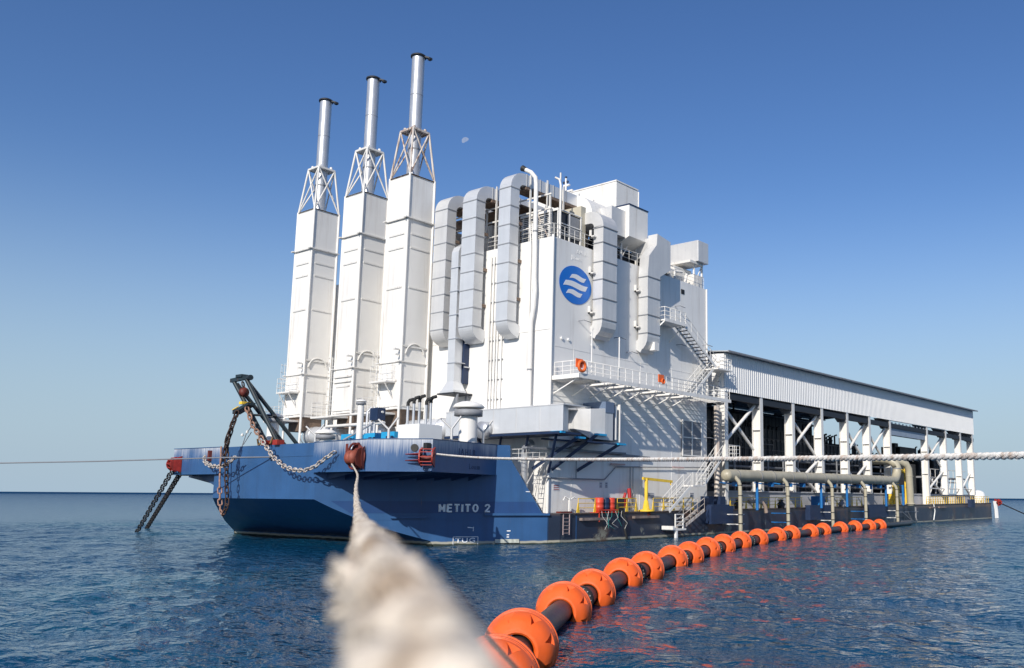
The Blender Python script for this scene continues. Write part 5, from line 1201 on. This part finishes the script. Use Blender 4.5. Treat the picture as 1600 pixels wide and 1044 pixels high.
for x in (72.6, 79.6, 83.6, 86.6, 94.4, 101.5, 108.0): MB().box(x-.18, 42.75, pz(x)-1.0, x+.18, 43.25, pz(x)-.6).bar((x, 43.2, pz(x)-.8), (x, 44.9, pz(x)-.6), .12).build('hanger', bluep, t)
for x, zb_ in ((76.9, 2.2), (91.3, 2.3), (98.2, 2.4), (105.5, 4.5), (110.3, 2.4), (116.3, 2.5)):
    MB().tube([(x, 43.1, zb_), (x, 43.1, pz(x)-.55)], .15, 12).bar((x, 43.1, 5.0), (x-1.1, 44.6, 5.6), .3, .1).build('blue_support', bluep, t)
tt = thing('cream_return_pipe', 'second tall cream pipe bending down to the deck right of the big one', 'pipe', (118, 43, 2.4))
MB().tube([(114.6, 47.0, 8.4), (116.2, 45.0, 8.4), (117.3, 43.8, 8.35), (118.1, 43.2, 8.0), (118.5, 43.0, 7.3), (118.6, 43.0, 6.5), (118.8, 43.0, 2.5)], .48, 22).build('pipe', frp, tt)
MB().lathe([(.5, 0), (.6, .02), (.6, .15), (.5, .17)], (118.8, 43, 2.6), 20).lathe([(.5, 0), (.54, .02), (.54, .1), (.5, .12)], (118.64, 43, 6.3), 20).build('flange', frp, tt)
rp = None
for i, (x, zl) in enumerate(((72.1, 'leftmost of the row, nearest the boarding stairs'), (81.6, 'second from the left, by the curved stub'), (92.2, 'third from the left, right of the blue box'), (101.5, 'fourth from the left, behind the far floats'), (111.7, 'rightmost, where the float line ends'))):
    t = thing('suction_riser', 'cream vertical pipe dropping into the water, '+zl, 'pipe', (x, 42.2, -.8), 'cream suction risers in front of the hull')
    r_ = .185
    MB().tube([(x-.55, 42.95, 5.75), (x-.3, 42.6, 5.35), (x-.05, 42.3, 4.9), (x, 42.2, 4.5), (x+.05, 42.2, -.6)], r_, 14).build('pipe', frp, t)
    mb = MB()
    for z in (4.5, 3.55, 1.8, 1.0): mb.lathe([(r_, 0), (r_+.05, .01), (r_+.05, .07), (r_, .08)], (x+.03, 42.2, z), 14)
    mb.build('clamp', black, t)
    mb = MB()
    for z in (1.85, .95): mb.bar((x-1.2 if i % 2 == 0 else x-2.0, 42.7, z), (x+1.6, 42.7, z), .06); mb.bar((x, 42.3, z), (x, 44.1, z), .08)
    for k in (.7, 1.1): mb.bar((x+k, 42.7, .95), (x+k+.15, 42.7, 1.85), .05)
    mb.build('guide_frame', bluep if i % 2 else whited, t)
t = thing('curved_stub_pipe', 'short rusty cream pipe bending over the deck edge between two risers', 'pipe', (81, 44, 2.3))
MB().tube([(77.3, 44.3, 3.0), (78.6, 44.1, 3.05), (79.4, 43.9, 2.9), (79.8, 43.8, 2.5), (79.9, 43.75, 1.9)], .19, 12).build('pipe', mat('rusty_cream', (.40, .30, .24), .6, var=.3), t)
for (x, lab) in ((84.3, 'dark valve block on the deck right of the second riser'), (75.5, 'dark valve block with orange frame on the deck right of the first riser'), (94.6, 'pair of silver bottles and a valve by the third riser'), (99.6, 'rusty valve tree on the deck between the third and fourth riser')):
    t = thing('deck_valve', lab, 'valve', (x, 44.5, 2.3))
    MB().lathe([(0, 0), (.35, 0), (.4, .5), (.2, .7), (.3, .9), (0, .95)], (x, 44.4, 2.3), 14).tube([(x-.6, 44.4, 2.7), (x+.7, 44.4, 2.7)], .16, 10).build('body', greyp if x > 95 else dark, t)
    MB().lathe([(.25, 0), (.32, .03), (.25, .06)], (x, 44.4, 3.3), 16).build('hand_wheel', oranged if x < 80 else yellow, t)
    if x == 94.6: MB().tube([(94.0, 43.9, 1.6), (94.0, 43.9, 2.9)], .13, 10).tube([(94.5, 43.9, 1.6), (94.5, 43.9, 2.9)], .13, 10).build('bottle', steel, t)
t = thing('deck_light_frame', 'blue louvred box on the deck edge left of the third riser', 'box', (91.8, 44, 2.3))
MB().box(92.4, 43.9, 2.6, 93.9, 44.9, 3.6).build('box', bluep, t)
t = thing('yellow_tank', 'yellow tank post between the tall cream pipes and the double column', 'tank', (117, 44.3, 2.5))
MB().box(116.6, 44.3, 2.6, 118.2, 45.2, 5.4).build('tank', yellow, t)
MB().bar((122.0, 44.4, 6.8), (120.0, 44.6, 7.2), .35, .35).bar((121, 44.4, 2.6), (121, 44.4, 7.8), .25).bar((121, 44.4, 6.0), (122.5, 44.4, 7.4), .2).build('arm', yellow, t)
solo(MB().box(122.5, 46.4, 2.6, 130.8, 47.6, 8.4), 'gap_shade_box', black, 'black box standing in for the dark gap left of the double column', 'screen')  # added black box paints the shade of an empty gap
solo(MB().tube([(131.0, 44.0, 2.6), (131.3, 43.95, 1.6), (130.6, 43.95, .3)], .08, 8), 'white_drain_hose', cabw, 'white hose hanging down the hull at the double column', 'hose')
t = thing('hull_side_frame', 'white and blue triangular bracket frame on the hull below the tall cream pipe', 'frame', (120, 43.8, .5))
MB().bar((115.5, 43.7, 1.6), (123.5, 43.7, 1.6), .1).bar((117, 43.7, .4), (121.5, 43.7, .4), .1).bar((117.4, 43.7, 1.6), (121, 43.7, .4), .1).bar((119.4, 43.7, 1.6), (121, 43.7, .4), .1).bar((122.6, 43.7, 2.2), (122.6, 43.7, .4), .18).build('frame', greyp, t)
t = thing('white_dome_tank', 'small white domed tank at the far end of the barge deck', 'tank', (157.5, 45, 2.7))
MB().lathe([(1.2, 0), (1.2, 1.3), (1.0, 1.8), (.5, 2.1), (0, 2.2)], (158.5, 45.5, 2.7), 16).build('dome', cabw, t)
t = thing('stern_fender_ropes', 'white hanging fender ropes on the far right corner of the hull', 'fender', (161, 43.9, .3))
for x in (161.6, 162.3, 162.8): MB().tube([(x-.3, 43.7, 3.0), (x, 43.6, 1.5), (x+.1, 43.6, .1)], .16, 8).build('fender', cabw, t)
solo(MB().tube([(162.5, 43.0, 2.7), (167, 38.8, .2), (168, 38, -.2)], .10, 8), 'stern_mooring_line', black, 'dark mooring line going into the water from the far right fairlead', 'rope')

# ================================================================== FLOATING HOSE
ctrl = [(9.2, 10.0), (11.34, 11.58), (14.14, 13.69), (19.57, 17.29), (23.16, 19.25), (28.19, 21.87), (32.1, 23.58), (37.12, 25.68), (40.94, 27.18), (45.6, 29.0), (49.9, 30.5), (54.6, 32.0), (59.7, 33.45), (65.2, 34.8), (69.5, 35.7), (75.4, 36.8), (79.6, 37.5), (85.4, 38.3), (90.4, 38.9), (95.3, 39.35), (99.0, 39.6), (103.5, 39.9), (108.5, 40.3), (112.6, 41.0)]
cp_ = np.array(ctrl); ss = np.concatenate([[0], np.cumsum(np.hypot(*np.diff(cp_, axis=0).T))])
k5 = cp_[:, 1]
def hx(s_): return float(np.interp(s_, ss, cp_[:, 0])), float(np.interp(s_, ss, k5))
t = thing('floating_hose', 'long black rubber hose lying on the water, threaded through the orange floats', 'hose', (14, 13, 0))
fine = [(*hx(s_), .30) for s_ in np.linspace(0, ss[-1], 150)]
MB().tube(fine, .315, 24).build('hose', hose, t)
floats = [1, 2, 3, 4, 5, 6, 7, 8, 9, 10, 11, 12, 13, 14, 15, 16, 17, 18, 19, 20]
mb = MB(); bolts = MB()
for i in range(1, 20, 2):
    s_ = (ss[i]+ss[i+1])/2 if i > 0 else 0
    s_ = (ss[i+1]*.55+ss[i+0]*.45) if i % 2 else s_
    x, y = hx(s_); x2, y2 = hx(s_+.5); d = Vector((x2-x, y2-y, 0)).normalized()
    for o in (-.10, .03): mb.lathe([(.30, 0), (.42, .0), (.42, .07), (.30, .07)], Vector((x, y, .30))+d*o, 24, d)
    a = d.cross(Vector((0, 0, 1)))
    for k in range(16):
        th = 2*math.pi*k/16; c = Vector((x, y, .30))+(a*math.cos(th)+Vector((0, 0, 1))*math.sin(th))*.37
        bolts.tube([c-d*.17, c+d*.17], .018, 6)
mb.build('joint_flange', black, t); bolts.build('joint_bolts', steel, t)

def float_proto():
    # local axis x; two moulded halves with a seam, cup ends and triangular lifting pockets
    prof_h = [(.345, .50), (.36, .64), (.40, .675), (.455, .67), (.50, .64), (.535, .61), (.60, .565), (.665, .50), (.72, .41), (.758, .30), (.774, .232), (.762, .225), (.764, .205), (.779, .198), (.786, .165), (.774, .158), (.776, .14), (.79, .133), (.795, .075), (.775, .06), (.775, .035), (.812, .03), (.812, .0)]
    prof = [(r, -h) for r, h in prof_h]+[(r, h) for r, h in prof_h[::-1]]
    mb = MB().lathe(prof, (0, 0, 0), 64, (1, 0, 0), closed=True)
    me = bpy.data.meshes.new('f'); me.from_pydata(mb.v, [], mb.f)
    import bmesh
    bm = bmesh.new(); bm.from_mesh(me); bmesh.ops.remove_doubles(bm, verts=bm.verts, dist=1e-5); bmesh.ops.recalc_face_normals(bm, faces=bm.faces); bm.to_mesh(me); bm.free()
    o = bpy.data.objects.new('f', me); col.objects.link(o)
    cut = MB()
    for sgn in (-1, 1):
        for k in range(8):
            th = 2*math.pi*(k+.5)/8+.15; a = Vector((0, math.cos(th), math.sin(th))); tn = Vector((0, -math.sin(th), math.cos(th))); X = Vector((sgn, 0, 0))
            base = a*.58+X*.37
            p = [base+X*.19, base-X*.06+tn*.13, base-X*.06-tn*.13]
            q = [base+a*.34+(v-base)*1.15 for v in p]
            cut.add(p+q, [(0, 1, 2), (5, 4, 3), (0, 3, 4, 1), (1, 4, 5, 2), (2, 5, 3, 0)])
    # narrow slots beside the seam
    for k in range(8):
        th = 2*math.pi*k/8+.15; a = Vector((0, math.cos(th), math.sin(th))); tn = Vector((0, -math.sin(th), math.cos(th)))
        for sgn in (-1, 1):
            c = a*.80+Vector((sgn*.17, 0, 0)); u = [c+a*da+tn*dt+Vector((dx, 0, 0)) for da in (-.06, .1) for dt in (-.10, .10) for dx in (-.018, .018)]
            cut.add(u, [(0, 1, 3, 2), (4, 6, 7, 5), (0, 4, 5, 1), (2, 3, 7, 6), (0, 2, 6, 4), (1, 5, 7, 3)])
    mc = bpy.data.meshes.new('c'); mc.from_pydata(cut.v, [], cut.f)
    bm = bmesh.new(); bm.from_mesh(mc); bmesh.ops.recalc_face_normals(bm, faces=bm.faces); bm.to_mesh(mc); bm.free()
    oc = bpy.data.objects.new('c', mc); col.objects.link(oc)
    md = o.modifiers.new('b', 'BOOLEAN'); md.operation = 'DIFFERENCE'; md.object = oc; md.solver = 'EXACT'
    dg = bpy.context.evaluated_depsgraph_get(); res = bpy.data.meshes.new_from_object(o.evaluated_get(dg))
    bpy.data.objects.remove(o); bpy.data.objects.remove(oc)
    res.materials.clear(); res.materials.append(orange)
    res.polygons.foreach_set('use_smooth', [True]*len(res.polygons))
    try: res.set_sharp_from_angle(angle=R(28))
    except Exception: pass
    return res
fm = float_proto(); fm.name = 'hose_float'
rnd = random.Random(5)
names = ['nearest of all, half hidden by the blurred rope', 'second nearest, whole and largest in view', 'third nearest', 'fourth nearest', 'fifth nearest', 'sixth nearest', 'seventh nearest', 'eighth nearest, just past the boarding platform', 'ninth nearest', 'tenth nearest', 'eleventh nearest, below the first cream riser', 'twelfth nearest', 'thirteenth nearest, below the second cream riser', 'seventh from the far end', 'sixth from the far end', 'fifth from the far end, below the third cream riser', 'fourth from the far end', 'third from the far end', 'second from the far end', 'last and furthest of the line']
for n_, i in enumerate(floats):
    x, y = hx(ss[i]); x2, y2 = hx(ss[i]+.6); x1, y1 = hx(ss[i]-.6)
    o = bpy.data.objects.new('hose_float', fm); col.objects.link(o)
    o.location = (x, y, .285+rnd.uniform(-.03, .02)); o.rotation_euler = (rnd.uniform(0, 6.28), 0, math.atan2(y2-y1, x2-x1)+rnd.uniform(-.02, .02))
    o.rotation_mode = 'XYZ'
    o['label'] = 'orange float round the black hose, '+names[n_]; o['category'] = 'float'; o['group'] = 'orange floats along the hose'
solo(MB().lathe([(0, -.4), (.3, -.35), (.36, 0), (.3, .35), (0, .4)], (110.6, 41.0, .12), 16, (1, .2, 0)), 'end_buoy', oranged, 'little orange buoy at the water by the last cream riser', 'buoy')

# ================================================================== ROPES
def fibre(name, c, c2, v=.18, sc_=9):
    m = mat(name, c, .9, var=v, scale=sc_, bump=.5, bscale=60, streak=(c2, .8, .46, .62), vscale=6 if v < .2 else 16, spec=.2); return m
ropew = fibre('white_rope_fibre', (.80, .77, .72), (.50, .38, .30))
ropef = fibre('weathered_rope_fibre', (.70, .62, .52), (.30, .20, .12), .30, 22)
def interp3(pts, n):
    P = np.array(pts, float); L_ = np.concatenate([[0], np.cumsum(np.linalg.norm(np.diff(P, axis=0), axis=1))])
    # smooth cubic through the points (Catmull-Rom)
    out_ = []
    for i in range(len(P)-1):
        p0 = P[max(0, i-1)]; p1 = P[i]; p2 = P[i+1]; p3 = P[min(len(P)-1, i+2)]; k = max(2, int(n*(L_[i+1]-L_[i])/L_[-1]))
        for j in range(k):
            u = j/k; out_.append(.5*((2*p1)+(-p0+p2)*u+(2*p0-5*p1+4*p2-p3)*u*u+(-p0+3*p1-3*p2+p3)*u**3))
    out_.append(P[-1]); return out_
def rope(path, R_, pitch, seg, name, m, label, step, rough=0., hairs=0, hairlen=.03, strands=3, tufts=0):
    P = [Vector(p) for p in path]; t = thing(name, label, 'rope', tuple(P[0])); rnd = random.Random(3)
    L_ = [0]
    for a, b_ in zip(P[:-1], P[1:]): L_.append(L_[-1]+(b_-a).length)
    n = int(L_[-1]/step)
    pa = np.array([tuple(p) for p in P]); S = np.linspace(0, L_[-1], n+1); Q = np.stack([np.interp(S, L_, pa[:, k]) for k in range(3)], 1)
    Dr = np.gradient(Q, axis=0); Dr /= np.linalg.norm(Dr, axis=1)[:, None]
    A = np.cross(Dr, [0, 0, 1.]); A /= np.linalg.norm(A, axis=1)[:, None]; Bv = np.cross(A, Dr)
    for k in range(strands):
        ph = 2*math.pi*S/pitch+2*math.pi*k/strands; off = R_*.54
        C = Q+A*(np.cos(ph)*off)[:, None]+Bv*(np.sin(ph)*off)[:, None]
        if rough:
            w1 = np.array([math.sin(s_*23+k*2)+.7*math.sin(s_*61+k) for s_ in S])*rough; C = C+A*w1[:, None]+Bv*np.roll(w1, 7)[:, None]
        rad = [R_*.50*(1+(rough*14*math.sin(s_*37+k*3)+rough*10*math.sin(s_*91+k) if rough else 0)) for s_ in S]
        MB().tube([tuple(c) for c in C], rad, seg).build('strand', m, t)
    if hairs:
        mb = MB()
        for h in range(hairs):
            s_ = rnd.uniform(0, L_[-1]); i = min(n-1, int(s_/L_[-1]*n)); th = rnd.uniform(0, 6.28); o_ = A[i]*math.cos(th)+Bv[i]*math.sin(th)
            c = Q[i]+o_*R_*.8; l = hairlen*rnd.uniform(.3, 1.2); e = c+o_*l*.7+Dr[i]*rnd.uniform(-l, l); mdl = (c+e)/2+np.array([rnd.uniform(-1, 1), rnd.uniform(-1, 1), rnd.uniform(-1, 1)])*l*.25
            mb.tube([tuple(c), tuple(mdl), tuple(e)], R_*.02+.0006, 3, cap=False)
        mb.build('loose_fibres', m, t)
    if tufts:      # broken yarns standing off the rope near its end
        mb = MB()
        for h in range(tufts):
            s_ = L_[-1]-rnd.uniform(.1, 3.2)**1.0; i = max(0, min(n-1, int(s_/L_[-1]*n))); th = rnd.uniform(0, 6.28)
            for q in range(16):
                t2 = th+rnd.uniform(-.5, .5); o_ = A[i]*math.cos(t2)+Bv[i]*math.sin(t2); c = Q[i]+o_*R_*.85+Dr[i]*rnd.uniform(-.012, .012)
                l = rnd.uniform(.004, .014); k1 = c+o_*l*.7+Dr[i]*rnd.uniform(-l, l)*.7; k2 = k1+Dr[i]*rnd.uniform(-l, l)+A[i]*rnd.uniform(-l, l)*.6-np.array([0, 0, l*.3])
                mb.tube([tuple(c), tuple(k1), tuple(k2)], [.0022, .0018, .0008], 5)
        left = np.array([-.6, .8, 0.]); tgt = [((.545, .70, 3.41), left, .030, 90), ((.60, .79, 3.41), left, .020, 60), ((.70, .905, 3.405), -left, .018, 40), ((.50, .64, 3.41), -left, .012, 40)]
        for pt, dirv, ln, cnt in tgt:      # two big burst strands, left and right of the rope
            i = int(np.argmin(((Q-np.array(pt))**2).sum(1)))
            for q in range(cnt):
                o_ = dirv+np.array([0, 0, rnd.uniform(-.5, .6)]); c = Q[i]+o_*R_*.8+Dr[i]*rnd.uniform(-.035, .035)
                l = ln*rnd.uniform(.3, 1); k1 = c+o_*l*.5+Dr[i]*rnd.uniform(-l, l)*.8; k2 = k1+Dr[i]*rnd.uniform(-l, l)*.8+o_*l*rnd.uniform(-.2, .5); k3 = k2-o_*l*.3+Dr[i]*rnd.uniform(-l, l)*.5
                mb.tube([tuple(c), tuple(k1), tuple(k2), tuple(k3)], [.0042, .0036, .0028, .0015], 6)
        mb.build('frayed_yarn', m, t)
    return t
# right: from the red fairlead at the bow corner, sagging, out of the frame on the right
E2 = (13.85, 3.287, 4.127); E3 = (12.3, 1.0, 4.12)
S0 = np.array((36.9, 43.45, 6.0)); E2a = np.array(E2)
mid = []
for u, z in ((.0, 6.0), (.1, 5.72), (.25, 5.35), (.45, 4.95), (.65, 4.62), (.85, 4.32), (1.0, 4.127)):
    p = S0*(1-u)+E2a*u; mid.append((p[0], p[1], z))
ROPE_R = rope(interp3(mid+[E3, (10.8, -1.3, 4.2)], 260), .062, .42, 8, 'mooring_rope', ropew, 'thick twisted white mooring rope stretched across from the right bow fairlead', .07, rough=.0, hairs=500, hairlen=.05)
near = [(33.9, 47.9, 5.35), (23.421, 32.671, 4.366) , (13.586, 18.962, 3.686) , (8.365, 11.649, 3.421) , (5.54, 7.677, 3.327) , (1.954, 2.661, 3.367) , (0.96, 1.277, 3.4) , (0.681, 0.889, 3.405) , (0.525, 0.674, 3.41) , (0.436, 0.546, 3.41) , (0.361, 0.439, 3.402) , (0.292, 0.332, 3.389) , (0.232, 0.232, 3.365)]
cut_i = 5
NR = rope(interp3(near, 420), .040, .30, 16, 'near_mooring_rope', ropef, 'frayed cream mooring rope coming straight at the viewer, out of focus at the bottom', .012, rough=.0034, hairs=3500, hairlen=.012, tufts=42)
solo(MB().tube([(34.9, 58.8, 6.05), (33.0, 62.0, 6.0), (28, 70, 5.7), (20, 84, 5.4), (12, 97, 5.25)], .045, 8), 'thin_mooring_line', mat('thin_line_grey', (.20, .21, .23), .8), 'thin taut line running left from the middle of the bow over the open sea', 'rope')

for o in bpy.data.objects:
    if '_o' in o: del o['_o']
